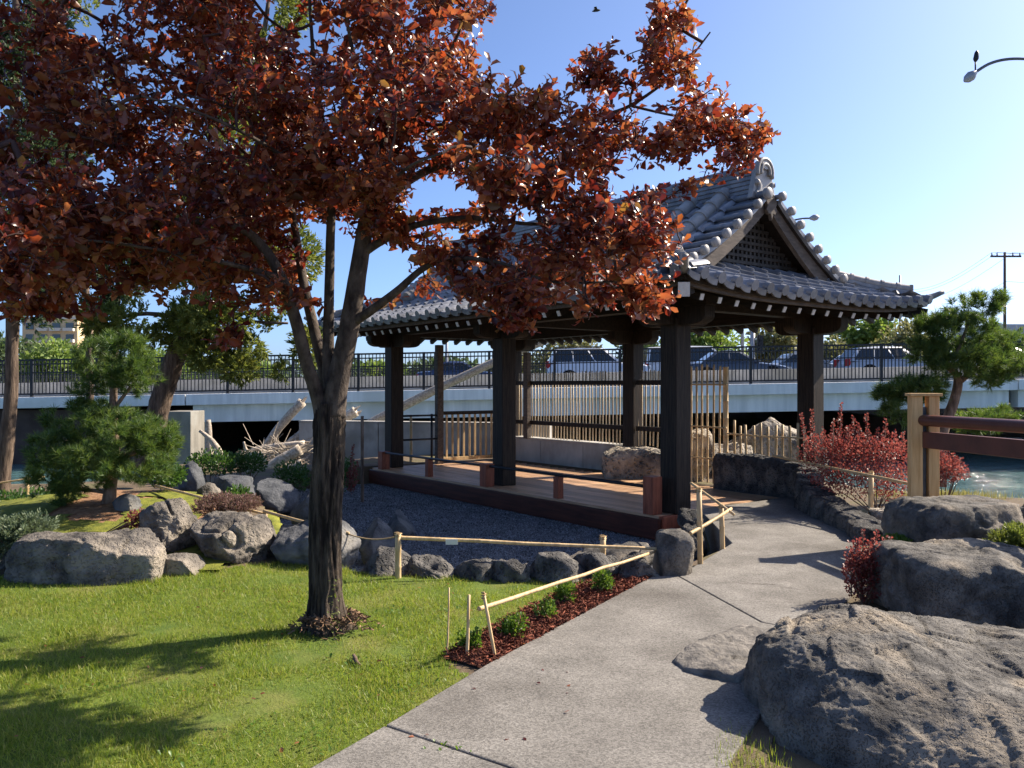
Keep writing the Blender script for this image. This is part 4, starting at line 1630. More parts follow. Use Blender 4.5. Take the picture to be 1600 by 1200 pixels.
# leaf shoots fill the crown
L_ = lobe
crown = [L_(110, 90, 5.3, 120, 70, .7), L_(60, 40, 5.2, 60, 40, .5), L_(330, 40, 5.4, 170, 100, .9), L_(600, 40, 5.3, 150, 110, .9), L_(720, 50, 5.0, 75, 85, .6),
         L_(190, 210, 5.3, 190, 110, 1.0), L_(450, 180, 5.4, 170, 120, 1.0), L_(650, 190, 5.2, 150, 100, 1.0), L_(790, 180, 5.2, 90, 70, .7), L_(900, 215, 5.3, 110, 65, .7),
         L_(935, 105, 5.35, 48, 40, .35), L_(1040, 30, 5.3, 62, 42, .4), L_(1120, 22, 5.3, 42, 26, .25), L_(1030, 115, 5.35, 62, 50, .4), L_(1090, 185, 5.4, 80, 52, .45),
         L_(1160, 215, 5.4, 50, 42, .35), L_(1030, 230, 5.35, 70, 45, .4), L_(1130, 262, 5.3, 50, 28, .3), L_(1075, 285, 5.25, 35, 24, .2),
         L_(800, 290, 5.0, 130, 60, .8), L_(930, 320, 5.0, 110, 75, .7), L_(1000, 390, 4.9, 65, 65, .5), L_(870, 400, 4.95, 110, 50, .6), L_(1020, 455, 4.85, 45, 40, .35),
         L_(820, 465, 4.9, 100, 40, .5), L_(740, 430, 4.95, 60, 45, .4), L_(900, 480, 4.85, 45, 26, .3), L_(800, 500, 4.85, 40, 18, .2), L_(1005, 490, 4.85, 22, 12, .15),
         L_(60, 340, 4.2, 85, 70, .5), L_(40, 430, 4.2, 70, 50, .4), L_(160, 330, 4.8, 130, 80, .8), L_(280, 370, 4.9, 140, 75, .8), L_(390, 300, 5.3, 120, 80, .9),
         L_(170, 430, 4.9, 130, 55, .7), L_(330, 440, 5.1, 110, 45, .7), L_(430, 470, 5.4, 80, 45, .6), L_(90, 480, 4.8, 70, 28, .4), L_(520, 270, 5.3, 100, 70, .8),
         L_(620, 370, 5.5, 75, 36, .5), L_(600, 300, 4.9, 80, 50, .5), L_(700, 330, 5.6, 60, 30, .4), L_(590, 470, 5.7, 40, 40, .4), L_(610, 535, 5.0, 22, 22, .12),
         L_(370, 525, 5.1, 40, 22, .25), L_(650, 440, 5.6, 45, 22, .3), L_(410, 400, 5.8, 90, 60, .5),
         L_(760, 370, 5.0, 80, 35, .4), L_(690, 388, 5.1, 50, 24, .3), L_(615, 350, 5.3, 60, 40, .4), L_(960, 440, 6.1, 70, 40, .4), L_(850, 420, 6.2, 90, 36, .4), L_(720, 385, 6.3, 70, 30, .4),
         L_(560, 320, 6.9, 120, 45, .5), L_(720, 300, 6.9, 100, 40, .4), L_(420, 330, 6.8, 100, 40, .4), L_(20, 250, 5.0, 60, 60, .5), L_(30, 150, 5.1, 50, 50, .5), L_(650, 400, 5.2, 30, 18, .2),
         L_(300, -110, 5.4, 260, 90, 1.1), L_(600, -110, 5.3, 200, 90, 1.0), L_(800, -60, 5.3, 25, 40, .3), L_(60, -80, 5.3, 120, 80, .8), L_(1060, -60, 5.3, 60, 40, .4),
         L_(-120, 200, 5.0, 120, 160, .8), L_(-100, 380, 4.6, 90, 110, .6)]
prng = np.random.default_rng(21)
pts, out = in_lobes(crown, 10600, 0.45, prng, gap=(2.6, -0.13))
# open gaps where sky, trunk or background show through in the photograph
PX = 800 + F * pts[:, 0] / pts[:, 1]
PYY = HY - F * (pts[:, 2] - CZ) / pts[:, 1]
keep = np.ones(len(pts), bool)
for gx0, gy0, ax, ay, pr in ((690, 300, 58, 34, 1), (612, 425, 48, 55, .95), (540, 420, 45, 90, .75), (700, 372, 60, 20, .7), (845, 60, 60, 75, 1), (905, 30, 70, 50, 1), (985, 70, 20, 40, .9),
                             (130, 42, 30, 26, .9), (150, 130, 24, 22, .8), (370, 455, 70, 24, .55), (470, 520, 70, 50, .85), (230, 480, 70, 25, .6), (480, 45, 20, 30, .8),
                             (1010, 265, 28, 20, .8), (640, 500, 60, 30, 1), (700, 520, 80, 30, 1), (905, 540, 200, 30, 1), (1100, 110, 26, 26, .7), (1085, 345, 28, 34, 1),
                             (1150, 120, 40, 50, .8), (100, 530, 60, 40, 1), (100, 505, 30, 20, .9), (180, 165, 16, 14, .8), (565, 440, 26, 60, .8), (425, 15, 42, 40, .85), (18, 110, 34, 90, .75), (45, 15, 30, 30, .7), (60, 215, 26, 22, .7), (300, 330, 30, 20, .6), (260, 95, 18, 18, .6), (560, 250, 24, 16, .5)):
    dd = ((PX - gx0) / ax) ** 2 + ((PYY - gy0) / ay) ** 2
    keep &= ~((dd < 1) & (prng.uniform(0, 1, len(pts)) < pr))
pts, out = pts[keep], out[keep]

# twigs: every shoot grows from the nearest wood
NP = np.array([tuple(p) for p, r in NODES])
d0 = np.array([np.min(np.linalg.norm(NP - p, axis=1)) for p in pts])
order = np.argsort(d0)
allp = np.empty((len(NP) + len(pts), 3))
allp[:len(NP)] = NP
cnt = len(NP)
parent_i = np.full(len(allp), -1)
shoot_node = np.empty(len(pts), int)
for i in order:
    q = pts[i]
    dv = allp[:cnt] - q
    ds = np.sqrt((dv ** 2).sum(axis=1)) + 0.25 * np.maximum(0, dv[:, 2])
    j = int(np.argmin(ds))
    allp[cnt] = q
    parent_i[cnt] = j
    shoot_node[i] = cnt
    cnt += 1
desc = np.ones(cnt)
for i in range(cnt - 1, len(NP) - 1, -1):
    desc[parent_i[i]] += desc[i]
tw = MB()
tdir = np.empty((cnt, 3))
for i in range(len(NP), cnt):
    a, c = Vector(allp[parent_i[i]]), Vector(allp[i])
    mid = (a + c) / 2 + Vector((random.uniform(-1, 1), random.uniform(-1, 1), random.uniform(-.2, 1.2))) * (c - a).length * 0.10
    r1 = 0.0022 + 0.0011 * math.sqrt(desc[i])
    r0 = 0.0024 + 0.0011 * math.sqrt(desc[i] + 1)
    tw.tube([a - pl0, mid - pl0, c - pl0], [r0, (r0 + r1) / 2, r1], 4, False)
    tdir[i] = (c - mid).normalized()
tag(tw.build('twigs', M['twig'], plum, True), kind='stuff')

# leaves in rosettes along each shoot
nl = 10
K = len(pts)
sdir = tdir[shoot_node] * 0.55 + out * 0.45 + np.array([0, 0, 0.35]) + rdir(K, prng) * 0.35
sdir /= np.linalg.norm(sdir, axis=1, keepdims=True)
B = basis(sdir)
LP, LD, LU, LS = [], [], [], []
for j in range(nl):
    ang = 2.4 * j + prng.uniform(-.3, .3, K)
    tilt = np.radians(prng.uniform(38, 88, K) - j * 3.0)
    loc = np.stack([np.cos(tilt), np.sin(tilt) * np.cos(ang), np.sin(tilt) * np.sin(ang)], axis=1)
    dl = np.einsum('kij,kj->ki', B, loc)
    dl[:, 2] -= 0.12
    LP.append(pts + sdir * ((j / nl - 0.75) * 0.15)[..., None] if False else pts + sdir * (j / nl - 0.75) * 0.16)
    LD.append(dl)
    LU.append(sdir + rdir(K, prng) * 0.35)
    LS.append(prng.uniform(0.038, 0.104, K) * (1 - 0.035 * j))
LP, LD, LU, LS = map(np.concatenate, (LP, LD, LU, LS))
keep = prng.uniform(0, 1, len(LP)) > 0.12
LP, LD, LU, LS = LP[keep], LD[keep], LU[keep], LS[keep]
rot = basis(LD, LU, prng.normal(0, 0.25, len(LP)))
# the 300 leaves that show largest are parts of their own
px = 800 + F * LP[:, 0] / LP[:, 1]
py = HY - F * (LP[:, 2] - CZ) / LP[:, 1]
facing = np.abs((rot[:, :, 2] * (LP - np.array([0, 0, CZ])) / np.linalg.norm(LP - np.array([0, 0, CZ]), axis=1, keepdims=True)).sum(axis=1))
score = LS / LP[:, 1] * facing * ((px > 10) & (px < 1590) & (py > 10))
# nearest leaf in each small window of the picture, so that it is in view
cell = (px // 14).astype(int) * 1000 + (py // 14).astype(int)
first = {}
for i in np.argsort(LP[:, 1]):
    first.setdefault(cell[i], i)
vis = np.zeros(len(LP), bool)
vis[list(first.values())] = True
big = np.argsort(-(score * vis))[:300]
mask = np.ones(len(LP), bool)
mask[big] = False
ii = np.where(mask)[0]
half_ = prng.uniform(0, 1, len(ii)) < 0.5
arr = []
for sel, tv_ in ((ii[half_], LEAF_V * np.array([1, 1.12, 1])), (ii[~half_], LEAF2_V)):
    arr.append(scatter_arrays(tv_, LEAF_T, rot[sel], LP[sel] - np.array(pl0), LS[sel]))
crown_o = link('crown', np_mesh('crown', np.concatenate([arr[0][0], arr[1][0]]), np.concatenate([arr[0][1], arr[1][1] + len(arr[0][0])]), M['plum_leaf'], True), plum)
crown_o['kind'] = 'stuff'
LEAF_ME = np_mesh('leaf', LEAF_V * np.array([1, 1.12, 1]), LEAF_T, M['plum_leaf'], True)
LEAF_ALT = []
for i, (c, t) in enumerate((((0.05, 0.017, 0.014), (0.3, 0.03, 0.015)), ((0.12, 0.032, 0.015), (0.5, 0.08, 0.02)), ((0.16, 0.055, 0.02), (0.5, 0.14, 0.03)),
                            ((0.13, 0.075, 0.026), (0.4, 0.2, 0.04)))):
    me = LEAF_ME.copy()
    me.materials.clear()
    me.materials.append(mat('plum_leaf_tone', c, None, 4, 0.36, spec=0.5, transl=0.36, tcol=t))
    LEAF_ALT.append(me)
for i in big:
    o = link('leaf', LEAF_ALT[random.randrange(4)], crown_o)
    m4 = np.eye(4)
    m4[:3, :3] = rot[i] * LS[i]
    m4[:3, 3] = LP[i] - np.array(pl0)
    o.matrix_local = Matrix(m4.tolist())
# bark litter and ivy sprigs at the foot
kf = 480
a = RNG.uniform(0, 6.28, kf)
rr_ = 0.10 + np.abs(RNG.normal(0, 0.055, kf))
fp = np.stack([pl0.x + 0.03 + rr_ * np.cos(a) * 1.25, PY + rr_ * np.sin(a) - 0.03, 0.10 * np.exp(-((rr_ - 0.1) / 0.12) ** 2) + RNG.uniform(0, 0.02, kf)], axis=1)
d = rdir(kf)
d[:, 2] *= 0.5
o = scatter('bark_litter', CH_V, CH_T, basis(d, None, RNG.uniform(0, 6, kf)), fp, RNG.uniform(0.012, 0.03, kf),
            mat('litter', (0.10, 0.06, 0.035), (0.24, 0.15, 0.09), 9, 0.95, island=0.45), kind='stuff')
o['label'] = 'brown leaf and bark litter heaped at the foot of the plum trunk'
ls = []
for i in range(46):
    t = random.random()
    ls.append((pl0.x + 0.07 + random.gauss(0, 0.035) + 0.02 * (1 - t), PY - 0.14 - 0.06 * (1 - t) + random.gauss(0, 0.01), 0.05 + 0.33 * t))
ls = np.array(ls)
d = rdir(len(ls))
d[:, 1] = -np.abs(d[:, 1])
o = scatter('trunk_sprig', LEAF_V, LEAF_T, basis(d), ls, RNG.uniform(0.015, 0.03, len(ls)), M['juniper'], None, True)
tag(o, 'small leafy sprout growing at the foot of the plum trunk', 'sprout')


# ------------------------------------------------------------------ boulders
RINGS = [
    [(1.16, 4.22, -.1), (1.15, 3.86, -.1), (1.22, 3.48, -.1), (1.50, 3.22, -.1), (2.0, 2.98, -.1), (2.6, 2.78, -.1), (3.4, 2.85, -.1), (3.6, 3.8, -.1), (3.2, 4.75, -.1), (2.4, 4.9, -.1), (1.7, 4.8, -.1),
     (1.22, 4.6, -.1)],
    [(1.18, 4.24, .15), (1.17, 3.92, .16), (1.27, 3.56, .16), (1.52, 3.30, .12), (2.0, 3.06, .12), (2.6, 2.88, .12), (3.35, 2.95, .12), (3.55, 3.8, .12), (3.15, 4.7, .12), (2.4, 4.82, .12), (1.72, 4.74, .14),
     (1.27, 4.56, .12)],
    [(1.22, 4.27, .28), (1.24, 4.06, .35), (1.42, 3.80, .385), (1.68, 3.56, .27), (2.03, 3.30, .25), (2.56, 3.02, .22), (3.25, 3.05, .21), (3.45, 3.8, .22), (3.08, 4.58, .22), (2.4, 4.7, .25), (1.78, 4.64, .36),
     (1.40, 4.48, .29)],
    [(1.31, 4.29, .32), (1.37, 4.12, .385), (1.60, 3.94, .43), (1.80, 3.70, .325), (2.12, 3.44, .30), (2.62, 3.16, .26), (3.2, 3.25, .25), (3.38, 3.8, .26), (3.0, 4.5, .26), (2.4, 4.6, .295), (1.8, 4.56, .44),
     (1.45, 4.42, .37)],
    [(1.50, 4.33, .43), (1.56, 4.27, .46), (1.74, 4.20, .485), (1.92, 4.02, .375), (2.12, 3.86, .25), (2.5, 3.68, .25), (2.9, 3.7, .26), (3.0, 3.9, .27), (2.8, 4.28, .30), (2.4, 4.36, .32), (2.02, 4.38, .42),
     (1.72, 4.38, .49)]]
bmv, bmf = [], []
for rg_ in RINGS:
    bmv += rg_
for i in range(4):
    for j in range(12):
        a_, c_ = i * 12 + j, i * 12 + (j + 1) % 12
        bmf.append((a_, c_, c_ + 12, a_ + 12))
bmv.append((2.28, 4.08, .275))
for j in range(12):
    bmf.append((48 + j, 48 + (j + 1) % 12, 60))
bmv = [(x - 1.6, y - 3.6, z) for x, y, z in bmv]
o = MB().add(bmv, bmf).build('rock', M['rock_dark'], None, True)
o.location = (1.6, 3.6, 0)
cr = o.data.attributes.new('crease_edge', 'FLOAT', 'EDGE')
for e in o.data.edges:
    a_, c_ = e.vertices
    if a_ // 12 == c_ // 12 == 3:
        cr.data[e.index].value = 0.85
    if a_ // 12 == c_ // 12 == 4 and min(a_, c_) in (49, 50, 51):
        cr.data[e.index].value = 0.3
sb = o.modifiers.new('subdivide', 'SUBSURF')
sb.levels = sb.render_levels = 5
bpy.context.view_layer.update()
ev = o.evaluated_get(bpy.context.evaluated_depsgraph_get())
me = bpy.data.meshes.new_from_object(ev)
o.modifiers.clear()
o.data = me
nrm = [v.normal.copy() for v in me.vertices]
for v, nn_ in zip(me.vertices, nrm):
    q = v.co
    w_ = Vector((noise.noise(q * 2.2), noise.noise(q * 2.2 + Vector((7, 0, 0))), noise.noise(q * 2.2 + Vector((0, 9, 0))))) * 0.22
    e = q + w_
    a_ = 0.013 * noise.cell(Vector((e.x * 3.1 + e.z, e.y * 3.1, e.z * 4.2 - e.x)))              # broken plates
    a_ += 0.006 * noise.cell(Vector((e.x * 8 - e.y * 2, e.y * 8 + e.z * 3, e.z * 9))) + 0.030 * noise.noise(q * 3.3)
    a_ -= 0.035 * max(0.0, 0.07 - abs(noise.noise(e * 1.9 + Vector((3, 3, 3))))) / 0.07 * max(0.0, 0.2 + noise.noise(q * 1.7))
    a_ += 0.010 * noise.noise(q * 13) + 0.006 * abs(noise.noise(q * 31)) + 0.004 * noise.noise(q * 60)
    v.co = q + nn_ * (a_ - 0.008)
me.polygons.foreach_set('use_smooth', [True] * len(me.polygons))
me.update()
tag(o, 'huge dark pitted boulder with a sunlit hump, nearest to the viewer', 'rock')
rock('broad grey boulder with crusty pale top behind the huge dark boulder', 1395, 1640, 862, 990, 'rock_dark', 14, depth=0.95, sub=6, k=7, rough=0.085, planes=8, depth_cut=(.74, .95))
rock('square dark boulder beside the cedar bridge post', 1408, 1580, 783, 880, 'rock_dark', 23, z=0.06, depth=0.85, sub=6, k=8, rough=0.07, planes=6, rz=R(8), depth_cut=(.8, .95))
rock('rounded boulder at the right edge below the broad grey boulder', 1560, 1680, 905, 1010, 'rock_dark', 31, depth=0.6, sub=4, rough=0.08)
rock('small pale rock between the lava edging and the square dark boulder', 1362, 1412, 796, 836, 'rock_pale', 8, depth=0.45, rough=0.14)
rock('low grey rock in front of the small pale rock', 1352, 1405, 820, 850, 'rock_blue', 18, depth=0.35, rough=0.1)
rock('low rough kerb rock behind the square dark boulder at the right edge', 1545, 1660, 786, 826, 'rock_lava', 44, depth=0.5, rough=0.12)
# left group
M['rock_shade_tone'] = mat('rock_shade_tone', (0.045, 0.05, 0.058), (0.11, 0.115, 0.125), 5, 0.92, 1.0, 22, bdist=0.03)  # shade over the rear rocks is put into this dark bluish tone
rock('long low grey boulder, largest on the left of the lawn', 25, 258, 836, 918, 'rock_tan', 3, depth=0.62, sub=6, k=5, rough=0.10, planes=8, rz=R(-4), depth_cut=(.66, .92))
rock('round pitted boulder on the mound above the long low boulder', 222, 316, 783, 868, 'rock_tan', 12, z=0.08, depth=0.55, sub=6, rough=0.10, depth_cut=(.6, .9))
rock('big pitted boulder between the round boulder and the plum trunk', 302, 424, 804, 888, 'rock_tan', 9, depth=0.62, sub=6, k=3.4, rough=0.10, planes=10, depth_cut=(.6, .9))
rock('small flat rock at the lawn edge below the big pitted boulder', 222, 326, 868, 906, 'rock_tan', 17, depth=0.38, sub=4, k=4, rough=0.10)
rock('bluish shaded boulder half hidden by the plum trunk', 420, 566, 812, 892, 'rock_blue', 27, depth=0.7, sub=5, rough=0.10)
for i, (x0, x1, yt, yb, dp, lab) in enumerate((
        (276, 326, 724, 772, .6, 'dark upright rock right of the cloud pine'), (325, 402, 746, 796, .7, 'dark bluish rock below the green shrubs behind the boulders'),
        (398, 470, 750, 806, .8, 'dark slanting rock left of the plum trunk at the gravel edge'), (455, 500, 768, 812, .5, 'low dark rock right behind the plum trunk'))):
    rock(lab, x0, x1, yt, yb, 'rock_shade_tone', 50 + i, z=0.1, depth=dp, sub=4, rough=0.11, planes=10)
rock('pale rock under the bamboo pole on the mound', 300, 350, 756, 792, 'rock_tan', 61, z=0.22, depth=.4)
rock('small pale rock beside the heather on the mound', 344, 372, 774, 794, 'rock_tan', 62, z=0.2, depth=.25)
rock('small rock at the foot of the cloud pine', 178, 222, 772, 802, 'rock_blue', 63, z=0.3, depth=.3)
rock('low shaded rock under the grey green juniper at the left edge', -40, 40, 855, 905, 'rock_blue', 64, depth=.5)
# standing stones in the gravel
rock('rounded standing stone in the gravel beside the plum trunk', 558, 624, 811, 884, 'rock_blue', 71, z=-0.3, depth=.42, k=2.6, rough=0.05, planes=6, sink=.1)
rock('pointed dark stone in the middle of the gravel', 600, 652, 799, 838, 'rock_blue', 72, z=-0.3, depth=.5, k=2.2, rough=0.07, planes=12, sink=.1)
rock('upright block of stone at the end of the bamboo rails beside the path', 1026, 1079, 832, 904, 'rock_dark', 73, depth=.42, k=6, rough=0.06, planes=5, sub=5, depth_cut=(.75, .95))
rock('dark rock wedged under the deck corner', 1060, 1100, 798, 832, 'rock_lava', 74, z=-0.05, depth=.4, rough=0.12)
rock('dark rock behind the upright stone block', 1050, 1104, 822, 868, 'rock_lava', 75, z=-0.25, depth=.4, rough=0.12, sink=.1)
# edging stones along the gravel
EDG = 'lava stones edging the gravel'
M['rock_edging'] = mat('rock_edging', (0.05, 0.049, 0.048), (0.15, 0.143, 0.135), 6, 0.95, 1.0, 24, c3=(0.26, 0.235, 0.20), s3=3.2, pits=0.9, pscale=30, bdist=0.035)
for i, (x0, x1, yt, yb, lab) in enumerate((
        (568, 645, 864, 903, 'first edging stone, nearest the plum trunk, left of the bamboo post'), (640, 722, 873, 906, 'edging stone just right of the bamboo post with the paper tag pole'),
        (716, 782, 880, 911, 'third edging stone from the plum trunk along the gravel'), (772, 850, 876, 913, 'fourth edging stone from the plum trunk along the gravel'),
        (830, 902, 872, 914, 'fifth edging stone, tallest dark one in the row'), (895, 965, 868, 908, 'sixth edging stone, behind the planted green shrub'),
        (955, 1026, 868, 908, 'last edging stone before the upright stone block'))):
    rock(lab, x0 - 9, x1 + 9, yt - 2, yb, 'rock_edging', 80 + i, depth=.40, rough=0.15, planes=7, name='edging_stone', group=EDG, cat='stone', sink=0.3)
rock('grey lava rubble behind the edging stones at the gravel corner', 880, 1030, 852, 882, 'rock_dark', 90, z=-0.12, depth=.6, rough=0.12, sink=.2)
# flagstone set into the path
fs = link('flagstone', rock_mesh((0.56, 0.92, 0.15), 36, M['rock_pale'] if False else mat('flagstone', (0.13, 0.12, 0.108), (0.25, 0.228, 0.20), 7, 0.9, 1.0, 20, c3=(0.085, 0.08, 0.075), s3=4.0, bdist=0.03), k=5, planes=4, sub=5,
          rough=0.07, fine=0.6, sref=0.42, depth=(.7, .95)))
g_ = gr(1152, 1018, 0.04)
fs.location = (g_.x + 0.0, g_.y, 0.012)
fs.rotation_euler = (0, 0, R(-40))
tag(fs, 'pale irregular flagstone set into the concrete path', 'flagstone')
# lava wall at the right of the path
lw = thing('lava_wall', 'low curved black lava stone wall along the right of the path', 'wall', pav(-1.25, 2.45))
lw0 = Vector(lw.location)
wpts = [pav(-1.25, 2.45), pav(-0.45, 2.42), pav(0.32, 2.40), gr(1255, 800) + Vector((0.12, 0.1, 0)), gr(1290, 818) + Vector((0.12, 0.1, 0)), gr(1330, 838) + Vector((0.14, 0.08, 0)), gr(1362, 850)]
hts = [0.56, 0.56, 0.50, 0.36, 0.26, 0.20, 0.16]
for i in range(len(wpts) - 1):
    a_, b_ = wpts[i], wpts[i + 1]
    L = (b_ - a_).length
    nst = max(2, round(L / 0.42))
    for j in range(nst):
        t = (j + .5) / nst
        p_ = a_.lerp(b_, t)
        h_ = hts[i] + (hts[i + 1] - hts[i]) * t
        o = link('wall_stone', rock_mesh((L / nst * 1.32, 0.36, h_ + 0.15), 100 + i * 9 + j, M['rock_lava'], k=8, planes=3, sub=4, rough=0.09, depth=(.82, .96)), lw)
        o.location = p_ - lw0 + Vector((0, 0, h_ / 2 - 0.08))
        o.rotation_euler = (0, 0, math.atan2(b_.y - a_.y, b_.x - a_.x) + random.uniform(-.06, .06))
# rocks at the back right of the deck
rock('flat topped lava block under the rear middle post of the pavilion', 944, 1036, 701, 748, 'rock_pale', 131, depth=.62, k=9, rough=0.08, planes=2, sub=5, depth_cut=(.85, .97))
rock('pale craggy boulder behind the bamboo screen', 1070, 1120, 672, 752, 'rock_pale', 132, depth=.6, rough=0.14, sub=5)
p_ = at(1205, 690, 15.5)
o = link('rock', rock_mesh((1.8, 1.0, 1.2), 133, M['rock_pale'], k=3.5, planes=9, sub=5, rough=0.10))
o.location = (p_.x + 0.1, p_.y, 0.35)
tag(o, 'large pale cratered rock behind the low bamboo fence', 'rock')
p_ = at(1150, 700, 14.8)
o = link('rock', rock_mesh((1.2, 0.8, 0.8), 134, M['rock_pale'], k=3.5, planes=9, sub=4, rough=0.12))
o.location = (p_.x, p_.y, 0.2)
tag(o, 'smaller pale rock beside the large cratered rock behind the bamboo fence', 'rock')

# ------------------------------------------------------------------ bamboo rails along gravel and path


def pole(b, a, c, r0, r1, n=8, wob=0.0):
    a, c = Vector(a), Vector(c)
    L = (c - a).length
    k = max(3, int(L / 0.3))
    pts, rad = [], []
    for i in range(k + 1):
        t = i / k
        q = a.lerp(c, t) + Vector((random.uniform(-1, 1), random.uniform(-1, 1), random.uniform(-1, 1))) * wob
        r = r0 + (r1 - r0) * t
        pts += [q, q + (c - a) / L * 0.01, q + (c - a) / L * 0.022] if i < k else [q]
        rad += [r, r * 1.13, r] if i < k else [r]
    return b.tube(pts, rad, n)


def rail(label, poles, posts, cat='rail', name='bamboo_rail'):
    base = Vector((posts[0][0] if posts else poles[0][0]))
    base = Vector((base.x, base.y, 0))
    t = thing(name, label, cat, base)
    for a, c, r0, r1 in poles:
        pole(MB(), Vector(a) - base, Vector(c) - base, r0, r1, wob=0.004).build('pole', M['bamboo'], t, True)
    for a, c, r in posts:
        pole(MB(), Vector(a) - base, Vector(c) - base, r, r * .95, 10).build('post', M['bamboo'], t, True)
        q = Vector(c) - base
        k = MB()
        k.tube([q + Vector((0.0, 0, -0.03 + 0.004 * i)) + Vector((math.cos(i * 1.6), math.sin(i * 1.6), 0)) * r * 1.12 for i in range(12)], 0.006, 5)
        k.build('lashing', M['rope'], t, True)
    return t


A, B_ = gr(622, 905), gr(942, 893)
rl = rail('long bamboo rail with a paper tag in front of the gravel bed', [((A.x - 0.01, A.y, 0.345), (1.40, 7.05, 0.205), 0.0165, 0.013)],
          [((A.x, A.y, -0.05), (A.x, A.y, 0.375), 0.026), ((B_.x, B_.y, -0.05), (B_.x, B_.y, 0.30), 0.026)])
tg = MB()
tp = at(706, 846, 6.82)
tg.box(tp + Vector((0, -0.02, 0)), (0.10, 0.004, 0.045))
tg.build('paper_tag', M['paper'], label='small white paper tag on the long bamboo rail', cat='tag')
C_ = gr(776, 1032)
rail('thick pale bamboo rail slanting along the mulch strip', [(at(748, 951, 4.83), at(1022, 862, 7.0), 0.0135, 0.012)],
     [((C_.x, C_.y, -0.03), (C_.x - 0.075, C_.y, 0.385), 0.010)])
for px_, yt, yb, lab, r in ((698, 918, 1026, 'thin leaning stake left of the first mulch shrub', .006), (729, 930, 1029, 'bamboo stake in front of the first mulch shrub', .011)):
    g_ = gr(px_, yb)
    s = MB()
    pole(s, (g_.x, g_.y, -0.02), at(px_ + 4, yt, g_.y), r, r * .8, 7, 0.002)
    s.build('plant_stake', M['bamboo'], None, True, label=lab, cat='stake')
D_, E_ = gr(1095, 886), gr(1130, 862)
D1, E1 = at(1092, 764, D_.y), at(1127, 790, E_.y)
rail('crossed bamboo rails on two posts at the deck entrance', [(at(1080, 755, 8.6), at(1146, 804, 7.75), .014, .013), (at(1078, 834, 7.15), at(1143, 795, 7.9), .017, .015)],
     [((D_.x, D_.y, -0.2), D1, .025), ((E_.x, E_.y, -0.2), E1, .025)])
rail('reddish bamboo pole across the mound behind the big boulders', [(at(243, 759, 9.3), at(415, 803, 7.9), .016, .014), (at(412, 798, 7.9), at(545, 834, 7.3), .015, .014)],
     [((at(415, 800, 7.9).x, 7.9, 0.0), at(415, 800, 7.9), .02)])
rp = MB()
a_, c_ = at(545, 835, 7.3), at(622, 838, 6.86)
rp.tube([a_.lerp(c_, i / 10) - Vector((0, 0, 0.035 * math.sin(math.pi * i / 10))) for i in range(11)], 0.006, 5)
rp.build('rope', M['rope'], None, True, label='slack rope between the plum trunk and the bamboo post', cat='rope')
rail('old bamboo rail in front of the large barberry', [(at(1208, 712, 11.0), at(1426, 757, 8.75), .019, .017)], [((at(1361, 790, 9.4).x, 9.4, -0.1), at(1361, 738, 9.4), .03)])
for px_, yt, yb, Y, lab, mm in ((566, 650, 775, 13.6, 'dark thin stake standing left of the deck', 'bark_brown'), (642, 648, 728, 17.5, 'tan bamboo stake behind the far left deck post', 'bamboo')):
    s = MB()
    a_ = at(px_, yb + 10, Y)
    pole(s, a_, at(px_, yt, Y), .028 if Y < 15 else .035, .026, 7)
    s.build('garden_stake', M[mm], None, True, label=lab, cat='stake')
rail('thin bamboo rail on a short post at the far left behind the pine', [(at(-60, 762, 10.5), at(70, 745, 10.8), .012, .012)], [((at(42, 775, 10.7).x, 10.7, 0.0), at(42, 747, 10.7), .028)])

# cedar post and dark red rails of the footbridge
fb = thing('footbridge_railing', 'cedar footbridge post with a round and a flat dark red rail', 'railing', (at(1443, 800, 8.2).x, 8.2, 0), R(-12))
for sx, w_ in ((-0.078, 0.105), (0.078, 0.095)):
    MB().box((sx, 0, 0.78), (w_, 0.16, 1.44)).build('post_board', M['cedar'], fb, bevel=0.006)
MB().box((0.0, 0.04, 0.72), (0.052, 0.06, 1.34)).build('steel_core', M['steel'], fb)
MB().box((0, 0, 1.513), (0.30, 0.20, 0.028)).build('post_cap', M['cedar'], fb, bevel=0.004)
dirv = Vector((0.42, -2.6, 0))
dirl = Matrix.Rotation(R(12), 3, 'Z') @ dirv
MB().tube([Vector((-0.02, -0.06, 1.262)), Vector((-0.02, -0.06, 1.262)) + dirl], 0.056, 16).build('round_rail', M['red_rail'], fb, True, auto=40)
MB().bar(Vector((-0.01, -0.05, 1.072)), Vector((-0.01, -0.05, 1.072)) + dirl, 0.06, 0.16).build('flat_rail', M['red_rail'], fb, bevel=0.008)
for sx, w_ in ((-0.078, 0.105), (0.078, 0.095)):                    # the next post, outside the picture
    MB().box((sx + dirl.x, dirl.y - 0.1, 0.78), (w_, 0.16, 1.44)).build('post_board', M['cedar'], fb, bevel=0.006)
MB().box((dirl.x, dirl.y - 0.1, 1.513), (0.30, 0.20, 0.028)).build('post_cap', M['cedar'], fb, bevel=0.004)
s = MB()
s.bar(gr(1462, 788), gr(1512, 800), 0.06, 0.09)
s.build('edging_board', M['cedar'], label='low cedar edging board at the foot of the footbridge post', cat='board')
